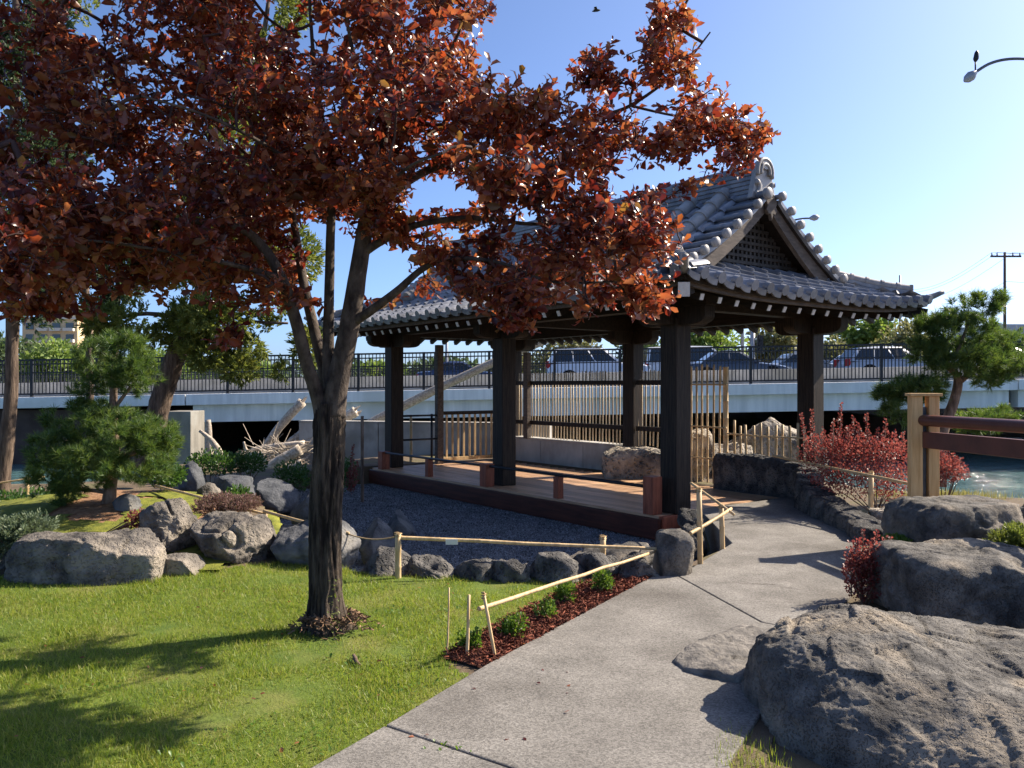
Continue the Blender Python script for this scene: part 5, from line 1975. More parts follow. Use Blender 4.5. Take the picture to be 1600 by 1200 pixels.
# dry grass tuft on the bank
k = 1500
g_ = gr(1500, 783)
X = g_.x + RNG.normal(0, 0.45, k)
Y = g_.y + 0.1 + np.abs(RNG.normal(0, 0.35, k))
d = rdir(k) * 0.6
d[:, 2] = np.abs(d[:, 2]) + 0.5
o = scatter('bank_grass', BLADE_V, BLADE_T, basis(d), np.stack([X, Y, np.array([gz(x, y) for x, y in zip(X, Y)])], axis=1), RNG.uniform(0.06, 0.14, k),
            leaf_mat('dry_grass', [(0.2, 0.2, 0.05), (0.3, 0.26, 0.07), (0.35, 0.3, 0.12)], [(0.3, 0.3, 0.06), (0.4, 0.36, 0.1), (0.4, 0.36, 0.14)]), kind='stuff')
o['label'] = 'yellowing grass on the river bank'


# ------------------------------------------------------------------ shrubs
def shrub(name, label, base, lobes, n, tv, tf, size, m, group=None, cat='shrub', up=0.5, shell=.5, stems=6, smooth=False, flat=0.0):
    base = Vector(base)
    t = thing(name, label, cat, base, 0, group)
    P, N = in_lobes(lobes, n, shell)
    d = N + rdir(n) * 0.6 + np.array([0, 0, up])
    scatter('foliage', tv, tf, basis(d, rdir(n) if not flat else None, RNG.uniform(0, 6, n)), P - np.array(base), RNG.uniform(*size, n), m, t, smooth, kind='stuff')
    s = MB()
    for i in range(stems):
        q = Vector(P[random.randrange(n)]) - base
        s.tube([(random.uniform(-.02, .02), random.uniform(-.02, .02), -0.02), q * 0.5 + Vector((0, 0, 0.02)), q], [0.009, 0.006, 0.003], 5)
    s.build('stems', M['bark_brown'], t, True)
    return t


for i, (x, yb, w_, yt, lab) in enumerate(((733, 1024, 17, 988, 'smallest green shrub in the mulch, nearest the viewer'), (803, 1003, 23, 960, 'second green shrub of the mulch strip'),
                                          (850, 974, 22, 938, 'third green shrub of the mulch strip, loosest one'), (884, 950, 19, 908, 'fourth green shrub of the mulch strip'),
                                          (941, 932, 24, 888, 'biggest green shrub at the far end of the mulch strip'))):
    g_ = gr(x, yb)
    Y = g_.y + 0.06
    lb_ = [lobe(x, (yt + yb) / 2 + 2, Y, w_ * .8, (yb - yt) / 2 * .9, w_ / F * Y * .8)]
    for q in range(5):
        lb_.append(lobe(x + random.uniform(-.6, .6) * w_, yb - random.uniform(.25, .85) * (yb - yt), Y, w_ * .5, (yb - yt) * .3, w_ / F * Y * .5))
    shrub('boxwood', lab, (g_.x, Y, 0), lb_, 520 if i != 2 else 330, LEAF_V, LEAF_T, (0.018, 0.034), M['box_leaf'], 'young green shrubs in the mulch strip', smooth=True)


def barberry(label, base, spikes, lobes, n, group='red barberry shrubs'):
    base = Vector(base)
    t = thing('barberry', label, 'shrub', base, 0, group)
    P, N = in_lobes(lobes, n, .5)
    D = N + rdir(n) * .8 + np.array([0, 0, .4])
    s = MB()
    SP, SD = [], []
    for a, c in spikes:
        a, c = Vector(a), Vector(c)
        s.tube([a - base, a.lerp(c, .5) - base + Vector((.01, 0, 0)), c - base], [.006, .005, .002], 5)
        k = int((c - a).length / 0.0045)
        for j in range(k):
            q = a.lerp(c, j / k)
            r = 0.022 * (1.1 - j / k)
            o_ = Vector((random.gauss(0, r), random.gauss(0, r), 0))
            SP.append(tuple(q + o_))
            SD.append(tuple(o_.normalized() * .8 + (c - a).normalized() * .7) if o_.length > 1e-5 else (0, 0, 1))
    if SP:
        P = np.concatenate([P, np.array(SP)])
        D = np.concatenate([D, np.array(SD)])
    k = len(P)
    scatter('foliage', LEAF_V * np.array([1, 1.5, 1]), LEAF_T, basis(D, rdir(k)), P - np.array(base), RNG.uniform(.014, .032, k) * (0.6 + base.y * .045), M['barberry'], t, True, kind='stuff')
    for i in range(10):
        q = Vector(P[random.randrange(len(P))]) - base
        s.tube([(0, 0, 0), q * .5, q], [.008, .006, .003], 5)
    s.build('stems', M['bark_brown'], t, True)


def spk(lst, Y):
    return [(at(x0, y0, Y + dy), at(x1, y1, Y + dy)) for x0, y0, x1, y1, dy in lst]


barberry('small upright red barberry in front of the broad grey boulder', (gr(1350, 945).x, 6.05, 0),
         spk([(1345, 930, 1348, 826, 0), (1362, 930, 1370, 828, .05), (1338, 920, 1336, 850, 0), (1375, 900, 1384, 838, .1), (1390, 880, 1392, 838, .2), (1355, 920, 1358, 845, -.05), (1330, 930, 1326, 870, 0)], 6.05),
         [lobe(1352, 900, 6.05, 34, 42, .16), lobe(1338, 880, 6.05, 18, 40, .1), lobe(1368, 875, 6.05, 18, 34, .1), lobe(1385, 905, 6.15, 16, 34, .1)], 2300)
barberry('large red barberry shrub between the rear right post and the cedar post', (gr(1340, 800).x + .1, 10.2, 0),
         spk([(1265, 720, 1252, 646, 0), (1272, 720, 1268, 640, .1), (1300, 710, 1302, 655, -.2), (1310, 700, 1314, 630, 0), (1335, 710, 1333, 650, .2), (1355, 700, 1354, 645, 0), (1345, 715, 1340, 660, .2),
              (1380, 705, 1384, 655, 0), (1370, 700, 1372, 668, .2), (1405, 710, 1412, 675, 0), (1290, 720, 1286, 668, .3), (1325, 700, 1326, 665, -.2), (1395, 715, 1398, 672, .1)], 10.2),
         [lobe(1285, 715, 10.3, 38, 40, .4), lobe(1330, 715, 10.2, 45, 48, .5), lobe(1385, 715, 10.0, 42, 42, .45), lobe(1345, 750, 9.9, 70, 30, .4), lobe(1400, 755, 9.6, 30, 32, .3),
          lobe(1300, 750, 10.3, 30, 26, .3), lobe(1310, 700, 10.3, 50, 20, .4), lobe(1375, 700, 10.2, 40, 18, .4)], 8200)
barberry('red barberry reaching over the river right of the cedar post', (at(1475, 770, 10.4).x, 10.4, 0),
         spk([(1470, 740, 1516, 745, 0), (1480, 735, 1514, 738, .1), (1470, 730, 1505, 715, 0)], 10.4), [lobe(1468, 728, 10.4, 26, 32, .3), lobe(1488, 735, 10.4, 22, 18, .25)], 2200)
barberry('pink tipped spike shrub between the plum trunk and the deck', (at(548, 760, 12.5).x, 12.5, 0), spk([(548, 765, 552, 695, 0), (545, 765, 560, 722, .1), (552, 768, 546, 730, 0)], 12.5),
         [lobe(550, 750, 12.5, 9, 22, .1)], 160)
barberry('small dark red barberry left of the round pitted boulder', (gr(214, 835).x, 7.9, .1), spk([(205, 825, 203, 798, 0), (218, 825, 222, 795, 0)], 7.6), [lobe(214, 815, 7.6, 16, 18, .14)], 420)

shrub('juniper_shrub', 'feathery grey green juniper shrub at the left edge of the lawn', (at(30, 860, 7.2).x, 7.2, 0), [lobe(20, 838, 7.1, 42, 22, .35), lobe(48, 828, 7.1, 28, 18, .25), lobe(-20, 840, 7.2, 40, 28, .3)], 1500,
      SPRAY_V, SPRAY_T, (.06, .13), M['blue_juniper'])
for i, (x, y, rx, ry, Y, z, lab) in enumerate(((330, 722, 36, 20, 12.2, 0, 'glossy dark green shrub behind the dark upright rock'), (385, 722, 30, 18, 12.6, 0, 'dark green shrub in front of the driftwood pile'),
                                               (455, 745, 28, 26, 12.2, 0, 'dense dark green shrub left of the plum trunk'), (370, 778, 16, 18, 9.4, 0, 'small green shrub below the dark bluish rock'),
                                               (262, 742, 22, 16, 9.6, .2, 'bright green sprig at the foot of the cloud pine'), (545, 740, 10, 26, 13.2, 0, 'narrow green shrub beside the thin dark stake'),
                                               (55, 790, 90, 26, 9.4, .3, 'dark low shrub under the cloud pine at the far left'))):
    shrub('garden_shrub', lab, (at(x, y, Y).x, Y, z), [lobe(x, y, Y, rx, ry, .35), lobe(x - rx * .5, y + 3, Y - .1, rx * .5, ry * .8, .25), lobe(x + rx * .5, y + 3, Y - .1, rx * .5, ry * .8, .25)], int(700 + rx * 18),
          LEAF_V, LEAF_T, (.03, .06), M['shrub_leaf'], smooth=True)
for x, y, rx, ry, lab in ((340, 790, 34, 16, 'pinkish brown heather between the two pitted boulders'), (378, 788, 26, 10, 'pink flowered heather under the bamboo pole')):
    shrub('heather', lab, (at(x, y, 8.2).x, 8.2, .15), [lobe(x, y, 8.1, rx, ry, .3)], 1300, SPRAY_V, SPRAY_T, (.03, .07), M['heather'], up=1.0)
shrub('fern', 'bright green feathery plant at the right edge beside the square boulder', (at(1585, 870, 6.9).x, 6.9, 0), [lobe(1585, 855, 6.8, 26, 24, .25), lobe(1610, 850, 6.8, 26, 24, .25)], 900, SPRAY_V, SPRAY_T,
      (.06, .12), M['juniper'])
shrub('ground_cover', 'small bright green cushion plant between the boulders right of the path', (gr(1405, 850).x, 7.7, 0), [lobe(1403, 845, 7.5, 18, 7, .2)], 500, DIAM_V, DIAM_T, (.02, .04), M['box_leaf'])
k = 900
g_ = gr(1140, 1185)
X = g_.x + RNG.normal(0.02, 0.10, k)
Y = g_.y - 0.05 + RNG.normal(0, 0.14, k)
ok = X > 0.80 + (Y - 3.3) * 0.3
X, Y = X[ok], Y[ok]
k = len(X)
d = rdir(k) * .8
d[:, 2] = np.abs(d[:, 2]) + .4
o = scatter('edge_grass', BLADE_V, BLADE_T, basis(d), np.stack([X, Y, np.full(k, .005)], axis=1), RNG.uniform(.03, .06, k), M['grass'], kind='stuff')
o['label'] = 'grass tuft at the foot of the huge dark boulder'
st = MB()
g_ = gr(556, 1040)
st.tube([(g_.x - .03, g_.y + .09, .03), (g_.x - .01, g_.y + .03, .035), (g_.x + .01, g_.y - .03, .03), (g_.x + .035, g_.y - .05, .02)], [.010, .013, .011, .006], 7, jit=.3)
st.build('stick', M['bark_brown'], None, True, label='short broken stick lying on the lawn below the plum trunk', cat='stick')


# ------------------------------------------------------------------ pines
def pine(label, base, trunk_pts, pads, n, size, branches, m='pine_needle', bark='bark_pine', tilt=.9):
    base = Vector(base)
    t = thing('pine_tree', label, 'tree', base)
    limb(trunk_pts, 6, 12, .10, 'trunk', bark, t, base, 2.0)
    for br in branches:
        limb(br, 4, 7, .08, 'branch', bark, t, base, 5.0)
    P, N = in_lobes(pads, n * 2, .33, RNG, gap=(5.0, -0.02))
    n = len(P)
    D = N * .8 + np.array([0, 0, tilt]) + rdir(n) * .5
    scatter('crown', TUFT_V, TUFT_T, basis(D, rdir(n)), P - np.array(base), RNG.uniform(*size, n), M[m], t, False, kind='stuff')
    return t


Yp = 8.7
pads = [lobe(175, 565, Yp, 62, 42, .35), lobe(140, 590, Yp, 38, 30, .3), lobe(215, 590, Yp, 36, 30, .3), lobe(185, 535, Yp, 40, 18, .25),
        lobe(110, 655, Yp, 42, 26, .35), lobe(175, 670, Yp - .2, 68, 34, .45), lobe(235, 690, Yp, 44, 40, .4), lobe(100, 705, Yp - .2, 50, 34, .45), lobe(160, 715, Yp - .4, 66, 32, .4), lobe(225, 725, Yp - .2, 48, 28, .4),
        lobe(85, 740, Yp, 40, 24, .35), lobe(140, 640, Yp, 34, 18, .25), lobe(255, 700, Yp + .1, 26, 44, .25), lobe(95, 770, Yp - .1, 34, 20, .3), lobe(130, 755, Yp - .2, 40, 18, .3)]
pine('cloud pruned green pine on the mound left of the plum tree', (at(170, 795, Yp).x, Yp, gz(at(170, 795, Yp).x, Yp)),
     [(172, 812, Yp, 34), (170, 790, Yp, 26), (174, 755, Yp, 22), (180, 715, Yp, 18), (178, 660, Yp, 15), (176, 615, Yp, 12), (178, 570, Yp, 8)], pads, 2300, (.06, .11),
     [[(175, 750, Yp, 12), (160, 738, Yp - .2, 9), (150, 730, Yp - .3, 6)], [(178, 720, Yp, 12), (215, 705, Yp, 9), (240, 690, Yp, 5)], [(178, 700, Yp, 10), (135, 690, Yp, 8), (100, 690, Yp, 5)],
      [(177, 640, Yp, 9), (200, 610, Yp, 6), (215, 590, Yp, 4)], [(172, 770, Yp, 9), (130, 765, Yp, 7), (95, 770, Yp, 4)]])
Yr = 11.6
pads = [lobe(1500, 520, Yr, 66, 36, .55), lobe(1455, 545, Yr, 34, 30, .4), lobe(1560, 555, Yr, 52, 36, .5), lobe(1520, 480, Yr, 40, 22, .35), lobe(1552, 470, Yr, 20, 16, .2), lobe(1590, 560, Yr, 26, 24, .3),
        lobe(1505, 565, Yr - .2, 60, 28, .5), lobe(1460, 510, Yr, 30, 20, .3), lobe(1548, 590, Yr - .1, 30, 16, .3),
        lobe(1425, 612, Yr - .2, 52, 24, .45), lobe(1395, 622, Yr - .2, 28, 20, .3), lobe(1400, 645, Yr - .3, 22, 20, .3), lobe(1450, 600, Yr, 30, 16, .3),
        lobe(1530, 650, Yr + .3, 40, 16, .4), lobe(1565, 645, Yr + .3, 26, 12, .3), lobe(1535, 668, Yr + .2, 36, 12, .3)]
pine('rounded green pine leaning over the river behind the cedar post', (at(1470, 740, Yr).x, Yr, gz(at(1470, 740, Yr).x, Yr)),
     [(1468, 760, Yr, 26), (1470, 700, Yr, 22), (1476, 665, Yr, 20), (1488, 635, Yr, 19), (1496, 605, Yr, 17), (1494, 585, Yr, 14), (1480, 570, Yr, 10), (1478, 540, Yr, 7)], pads, 2000, (.08, .14),
     [[(1496, 600, Yr, 12), (1520, 580, Yr, 10), (1550, 560, Yr, 6)], [(1480, 668, Yr, 10), (1445, 650, Yr - .1, 8), (1420, 625, Yr - .2, 5)], [(1478, 668, Yr, 9), (1510, 662, Yr + .2, 7), (1545, 655, Yr + .3, 4)],
      [(1485, 575, Yr, 9), (1500, 540, Yr, 7), (1515, 500, Yr, 4)]])


# ------------------------------------------------------------------ tall conifers behind
def conifer(label, base, trunk_pts, lobes, n, size, m, branches=(), bark='bark_dark'):
    base = Vector(base)
    t = thing('conifer_tree', label, 'tree', base)
    limb(trunk_pts, 6, 14, .12, 'trunk', bark, t, base, 4.0)
    for br in branches:
        limb(br, 4, 6, .08, 'branch', bark, t, base, 5.0)
    P, N = in_lobes(lobes, n * 2, .5, RNG, gap=(1.6, 0.0))
    n = len(P)
    D = N + rdir(n) * .6 + np.array([0, 0, .25])
    scatter('crown', SPRAY_V, SPRAY_T, basis(D, rdir(n)), P - np.array(base), RNG.uniform(*size, n), M[m], t, False, kind='stuff')


Yc = 13.0
conifer('feathery yellow green conifer with a thick leaning trunk behind the cloud pine', (at(240, 700, Yc).x, Yc, 0),
        [(225, 730, Yc, 50), (238, 680, Yc, 44), (250, 630, Yc, 40), (266, 580, Yc, 40), (285, 530, Yc, 36), (310, 470, Yc, 30), (340, 380, Yc, 24), (375, 240, Yc, 18), (405, 100, Yc, 12), (425, -40, Yc, 6)],
        [lobe(300, 510, Yc, 50, 40, .8), lobe(345, 500, Yc - .3, 48, 36, .7), lobe(320, 555, Yc - .3, 30, 20, .4), lobe(415, 520, Yc, 46, 20, .6), lobe(450, 500, Yc, 40, 36, .6), lobe(230, 500, Yc, 70, 34, .8),
         lobe(180, 500, Yc, 50, 22, .6), lobe(445, 582, Yc - .2, 14, 10, .2), lobe(375, 580, Yc - .2, 22, 12, .3), lobe(480, 540, Yc, 22, 26, .4),
         lobe(430, 0, Yc, 44, 46, .8), lobe(420, -80, Yc, 50, 70, .9), lobe(380, 120, Yc, 60, 70, .9), lobe(350, 250, Yc, 80, 70, 1.0), lobe(290, 380, Yc, 110, 60, 1.1), lobe(420, 400, Yc, 80, 50, .9), lobe(150, 540, Yc, 40, 24, .5), lobe(370, 540, Yc, 60, 22, .5), lobe(520, 560, Yc + 1, 30, 14, .4)], 9500, (.13, .27), 'juniper',
        [[(290, 520, Yc, 12), (330, 500, Yc - .2, 9), (360, 495, Yc - .3, 6)], [(310, 470, Yc, 12), (380, 500, Yc, 9), (450, 505, Yc, 5)], [(300, 500, Yc, 12), (230, 490, Yc, 9), (170, 500, Yc, 5)]])
Yd = 10.8
conifer('tall dark conifer with a straight brown trunk at the left edge', (at(6, 775, Yd).x, Yd, 0),
        [(2, 790, Yd, 36), (5, 740, Yd, 29), (12, 680, Yd, 26), (17, 620, Yd, 24), (18, 560, Yd, 23), (20, 480, Yd, 24), (22, 300, Yd, 20), (24, 120, Yd, 16), (26, -60, Yd, 12)],
        [lobe(18, 110, Yd, 44, 60, .8), lobe(20, 190, Yd, 48, 40, .8), lobe(10, 20, Yd, 30, 50, .7), lobe(75, 20, Yd + .6, 22, 40, .4), lobe(40, 500, Yd, 40, 24, .5), lobe(30, 470, Yd, 60, 34, .6), lobe(-40, 300, Yd, 70, 120, 1),
         lobe(20, -80, Yd, 50, 60, .8), lobe(60, 250, Yd, 60, 50, .8), lobe(30, 540, Yd, 12, 26, .2), lobe(50, 80, Yd, 40, 70, .6), lobe(30, 350, Yd, 80, 70, .8)], 5600, (.12, .24), 'conifer_dark')
conifer('yellow green columnar conifer far behind the plum crown', (at(140, 700, 16).x, 16, -1.0), [(140, 700, 16, 16), (138, 500, 16, 13), (110, 200, 16, 10), (92, -40, 16, 6)],
        [lobe(90, 10, 16, 26, 60, .5), lobe(60, 260, 16, 50, 120, .8), lobe(140, 100, 16, 30, 120, .5), lobe(95, 400, 16, 50, 80, .8)], 1500, (.15, .3), 'juniper')
conifer('dark upright conifer hanging behind the cloud pine', (at(170, 690, 15).x, 15, -.6), [(175, 700, 15, 16), (180, 560, 15, 13), (185, 420, 15, 9), (188, 300, 15, 6)],
        [lobe(170, 485, 15, 40, 26, .5), lobe(205, 520, 15, 30, 24, .4), lobe(185, 440, 15, 40, 30, .5), lobe(190, 380, 15, 36, 60, .5)], 1100, (.14, .28), 'conifer_dark')


# ------------------------------------------------------------------ road bridge over the river
BS = 0.0183                                  # the bridge climbs gently to the right


def bz(x):                                   # top of the bridge deck
    return 1.52 + BS * x


BY0, BY1 = 27.0, 49.0
bridge = thing('road_bridge', 'long white concrete road bridge crossing the river behind the garden', 'bridge', (0, BY0, 0))


def bbeam(name, x0, x1, y0, y1, dz0, dz1, m, bevel=0.0, parent=bridge):
    b = MB()
    vs = []
    for x in (x0, x1):
        vs += [(x, y0 - BY0, bz(x) + dz0), (x, y1 - BY0, bz(x) + dz0), (x, y1 - BY0, bz(x) + dz1), (x, y0 - BY0, bz(x) + dz1)]
    b.add(vs, [(0, 1, 2, 3), (7, 6, 5, 4), (0, 4, 5, 1), (1, 5, 6, 2), (2, 6, 7, 3), (3, 7, 4, 0)])
    return b.build(name, m, parent, bevel=bevel)


XJ = at(291, 640, BY0).x                     # joint between the abutment span and the river span
XR = at(1590, 620, BY0).x
bbeam('deck_slab', -70, XJ - .06, BY0, BY1, -0.36, 0.0, M['concrete_white'], .02)
bbeam('deck_slab', XJ, XR, BY0 - .02, BY1, -0.36, 0.0, M['concrete_white'], .02)
bbeam('deck_slab', XR + .05, 70, BY0, BY1, -0.36, 0.0, M['concrete_white'], .02)
bbeam('girder', XJ + .1, XR - .1, BY0 + .30, BY0 + .75, -0.93, -0.362, M['concrete_white'], .015)
bbeam('girder', XR + .2, 70, BY0 + .30, BY0 + .75, -0.93, -0.362, M['concrete_white'], .015)
for yy in (32, 37, 42, 47):
    bbeam('girder', -14, 60, yy, yy + .5, -0.93, -0.362, M['concrete'])
bbeam('road_surface', -70, 70, BY0 + 2.6, BY1 - 2.4, 0.004, 0.02, M['asphalt'])
bbeam('kerb_barrier', -70, 70, BY0 + 2.2, BY0 + 2.5, 0.002, 0.50, M['concrete'], .02)
bbeam('kerb_barrier', -70, 70, BY1 - 2.3, BY1 - 2.0, 0.002, 0.34, M['concrete'], .02)
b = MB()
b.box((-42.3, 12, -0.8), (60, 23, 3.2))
b.build('abutment_wall', M['concrete_dark'], bridge)  # wall coloured as dark as the shade it stands in
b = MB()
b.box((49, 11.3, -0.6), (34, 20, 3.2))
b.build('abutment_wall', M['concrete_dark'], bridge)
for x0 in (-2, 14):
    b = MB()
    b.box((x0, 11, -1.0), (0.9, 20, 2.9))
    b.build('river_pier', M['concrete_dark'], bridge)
p0, p1 = at(260, 690, 24.2), at(301, 690, 24.2)
pr = MB()
pr.box(((p0.x + p1.x) / 2, 24.6, -0.5), (p1.x - p0.x, 1.1, 2.72))
pr.build('bridge_pier_block', M['concrete_tan'], bevel=.02, label='pale concrete pier block under the bridge joint on the left', cat='pier')


def railing(label, yy, m):
    t = thing('bridge_railing', label, 'railing', (0, yy, 0), 0, 'black bridge railings')

    def bar(z, h, w_, nm='rail'):
        b = MB()
        b.bar((-34, 0, bz(-34) + z), (34, 0, bz(34) + z), w_, h)
        b.build(nm, m, t)
    for z, h in ((1.22, .055), (1.08, .04), (0.80, .035), (0.10, .05)):
        bar(z, h, .05)
    pm = MB().box((0, 0, .62), (.085, .085, 1.26)).mesh('post', m)
    x = -33.0
    while x < 33.5:
        o = link('post', pm, t)
        o.location = (x, 0, bz(x))
        x += 2.15
    b = MB()
    x = -33.0
    while x < 33:
        b.box((x, 0, bz(x) + .64), (.027, .027, 1.12))
        x += .1194
    tag(b.build('bars', m, t), kind='stuff')


railing('black iron railing on the near edge of the road bridge', BY0 + .25, M['iron'])
railing('black iron railing on the far edge of the road bridge', BY1 - .4, M['iron'])


# ------------------------------------------------------------------ cars on the bridge
def car(label, px, Y, L, H, paint_m, kind, face=1, group='cars on the road bridge', rails=False):
    x = (px - 800) / F * Y
    t = thing('car', label, 'car', (x, Y, bz(x) + .02), 0 if face > 0 else math.pi, group)
    t.rotation_euler[1] = -math.atan(BS) * face
    W = 1.80
    hl = L / 2
    hood, belt = (.80, .92) if kind != 'van' else (1.0, 1.12)
    if kind == 'suv':
        hood, belt = 1.0, 1.08
    # lower body as lofted sections: x, bottom, top, half width
    tail = belt if kind in ('suv', 'van', 'wagon') else belt + .02
    sec = [(-hl, .42, tail - .22, .70), (-hl + .08, .28, tail - .05, .82), (-hl + .5, .22, tail, .88), (-.5, .20, belt, .90), (hl * .30, .20, belt - .01, .90), (hl * .45, .20, belt - .03, .90),
           (hl - .75, .22, hood + .02, .89), (hl - .25, .25, hood - .08, .84), (hl - .05, .32, hood - .2, .76), (hl, .42, hood - .34, .66)]
    vs, fs = [], []
    for xx, zb_, zt_, hw in sec:
        vs += [(xx, -hw * .93, zb_), (xx, -hw, zb_ + .14), (xx, -hw, zt_ - .22), (xx, -hw * .95, zt_ - .05), (xx, -hw * .80, zt_), (xx, hw * .80, zt_), (xx, hw * .95, zt_ - .05), (xx, hw, zt_ - .22), (xx, hw, zb_ + .14),
               (xx, hw * .93, zb_)]
    n = 10
    for i in range(len(sec) - 1):
        for j in range(n):
            a, c = i * n + j, i * n + (j + 1) % n
            fs.append((a, c, c + n, a + n))
    fs += [tuple(range(n))[::-1], tuple(range((len(sec) - 1) * n, len(sec) * n))]
    MB().add(vs, fs).build('body', paint_m, t, True, auto=40)
    # cabin
    rear = {'sedan': (-hl + .75, -hl * .38), 'suv': (-hl + .06, -hl + .35), 'van': (-hl + .03, -hl + .18), 'wagon': (-hl + .1, -hl + .55)}[kind]
    front = {'sedan': (hl * .40, hl * .06), 'suv': (hl * .42, hl * .12), 'van': (hl * .62, hl * .36), 'wagon': (hl * .42, hl * .1)}[kind]
    b0, b1 = belt - .03, H - .05
    prof_b = [(rear[0], b0), (rear[1], b1), (front[1], b1), (front[0], b0)]
    vs = []
    for xx, z in prof_b:
        hw = .84 if z == b0 else .66
        vs += [(xx, -hw, z), (xx, hw, z)]
    mx = (rear[1] + front[1]) / 2
    cab = MB().add(vs + [(mx, -.6, H), (mx, .6, H)], [(0, 2, 3, 1), (2, 8, 9, 3), (8, 4, 5, 9), (2, 4, 8), (3, 9, 5), (4, 6, 7, 5), (6, 0, 1, 7), (0, 6, 4, 2), (1, 3, 5, 7)])
    cab.build('cabin', paint_m, t, True, auto=50)
    # glass: side panes, windscreen, rear window

    def lerp2(f, z0, z1, x_off0, x_off1):
        return f

    def xat(pair, z):
        tt = (z - b0) / (b1 - b0)
        return pair[0] + (pair[1] - pair[0]) * tt
    z0, z1 = b0 + .06, b1 - .06
    splits = [xat(rear, z0) + .1, 0, xat(front, z0) - .12]
    nwin = 3 if kind in ('suv', 'wagon') else 2
    for s in (-1, 1):
        for k in range(nwin):
            fa, fb_ = k / nwin, (k + 1) / nwin
            q = []
            for z in (z0, z1):
                r_, f_ = xat(rear, z) + .12, xat(front, z) - .12
                hw = (.84 + (.66 - .84) * (z - b0) / (b1 - b0)) + .006
                q.append([(r_ + (f_ - r_) * fa + .03, s * hw, z), (r_ + (f_ - r_) * fb_ - .03, s * hw, z)])
            MB().add([q[0][0], q[0][1], q[1][1], q[1][0]], [(0, 1, 2, 3)]).build('side_window', M['glass'], t)
    for pair, nm, sg in ((front, 'windscreen', 1), (rear, 'rear_window', -1)):
        q = []
        for z in (z0 - .02, z1 + .02):
            hw = (.84 + (.66 - .84) * (z - b0) / (b1 - b0)) - .08
            q += [(xat(pair, z) + sg * .008, -hw, z + .004), (xat(pair, z) + sg * .008, hw, z + .004)]
        MB().add([q[0], q[1], q[3], q[2]], [(0, 1, 2, 3)]).build(nm, M['glass'], t)
    for xx in (-hl * .58, hl * .62):
        for s in (-1, 1):
            c = Vector((xx, s * .82, .33))
            w_ = MB().tube([c - Vector((0, .10, 0)), c - Vector((0, .085, 0)), c + Vector((0, .085, 0)), c + Vector((0, .10, 0))], [.29, .33, .33, .29], 20).build('wheel', M['tyre'], t, True, auto=40)
            MB().tube([c - Vector((0, .105, 0)), c + Vector((0, .105, 0))], .20, 14).build('rim', M['rim'], w_)
            MB().tube([c - Vector((0, .06, 0)) + Vector((0, s * .015, .03)), c + Vector((0, .06, 0)) + Vector((0, s * .015, .03))], .385, 20).build('wheel_arch', M['tyre'], t)
    for s in (-1, 1):
        MB().box((-hl + .07, s * .66, tail - .24 if kind == 'sedan' else tail - .08), (.16, .30, .16 if kind == 'sedan' else .34)).build('tail_light', M['lamp_red'], t, bevel=.02)
        MB().box((hl - .12, s * .62, hood - .2), (.2, .3, .13)).build('headlight', M['lamp_clear'], t, bevel=.02)
        MB().box((front[0] - .12, s * .97, belt + .06), (.12, .16, .11)).build('mirror', paint_m, t, bevel=.02)
    if rails:
        for s in (-1, 1):
            MB().tube([(rear[1] + .1, s * .6, H + .0), (rear[1] + .2, s * .6, H + .05), (front[1] - .2, s * .6, H + .05), (front[1] - .1, s * .6, H)], .02, 6).build('roof_rail', M['iron'], t)
    return t


car('dark blue sedan seen between the first two front posts of the pavilion', 722, 45, 4.8, 1.46, paint('paint_navy', (.03, .045, .10)), 'sedan')
car('white sport utility vehicle behind the bamboo slat fence', 934, 38.5, 4.75, 1.74, paint('paint_white', (.72, .74, .78)), 'suv', rails=True)
car('white van with red tail light behind the dark sedan', 1082, 44, 5.2, 2.0, paint('paint_van', (.7, .71, .72)), 'van')
car('dark grey sedan right of the near corner post', 1146, 37, 4.75, 1.46, paint('paint_charcoal', (.05, .06, .085)), 'sedan')
car('grey blue sedan just left of the rear right post', 1258, 41, 4.6, 1.45, paint('paint_slate', (.16, .19, .23)), 'sedan')
car('white sedan with red tail lights just right of the rear right post', 1345, 44.5, 4.6, 1.46, paint('paint_pearl', (.66, .67, .68)), 'sedan')
car('silver wagon with dark windows left of the leaning pine', 1392, 38, 4.6, 1.55, paint('paint_silver', (.42, .45, .50)), 'wagon')
car('pale sedan at the right edge behind the pine', 1570, 38, 4.6, 1.45, paint('paint_beige', (.5, .5, .5)), 'sedan')

# ------------------------------------------------------------------ long retaining wall and driftwood
rw = thing('retaining_wall', 'long pale concrete retaining wall running behind the left end of the pavilion', 'wall', (at(472, 700, 20.5).x, 20.5, 0))
a_, c_ = Vector((at(472, 700, 20.5).x, 20.5, 0)), Vector((at(845, 700, 17.4).x + .3, 19.0, 0))
for i in range(3):
    p_, q_ = a_.lerp(c_, i / 3), a_.lerp(c_, (i + 1) / 3 - .002)
    MB().bar(p_ - a_ + Vector((0, 0, -.35)), q_ - a_ + Vector((0, 0, -.35)), .32, 2.14).build('wall_section', M['concrete'], rw, bevel=.012)
MB().bar(Vector((0, 0, .735)), c_ - a_ + Vector((0, 0, .735)), .36, .03).build('coping', M['concrete'], rw)


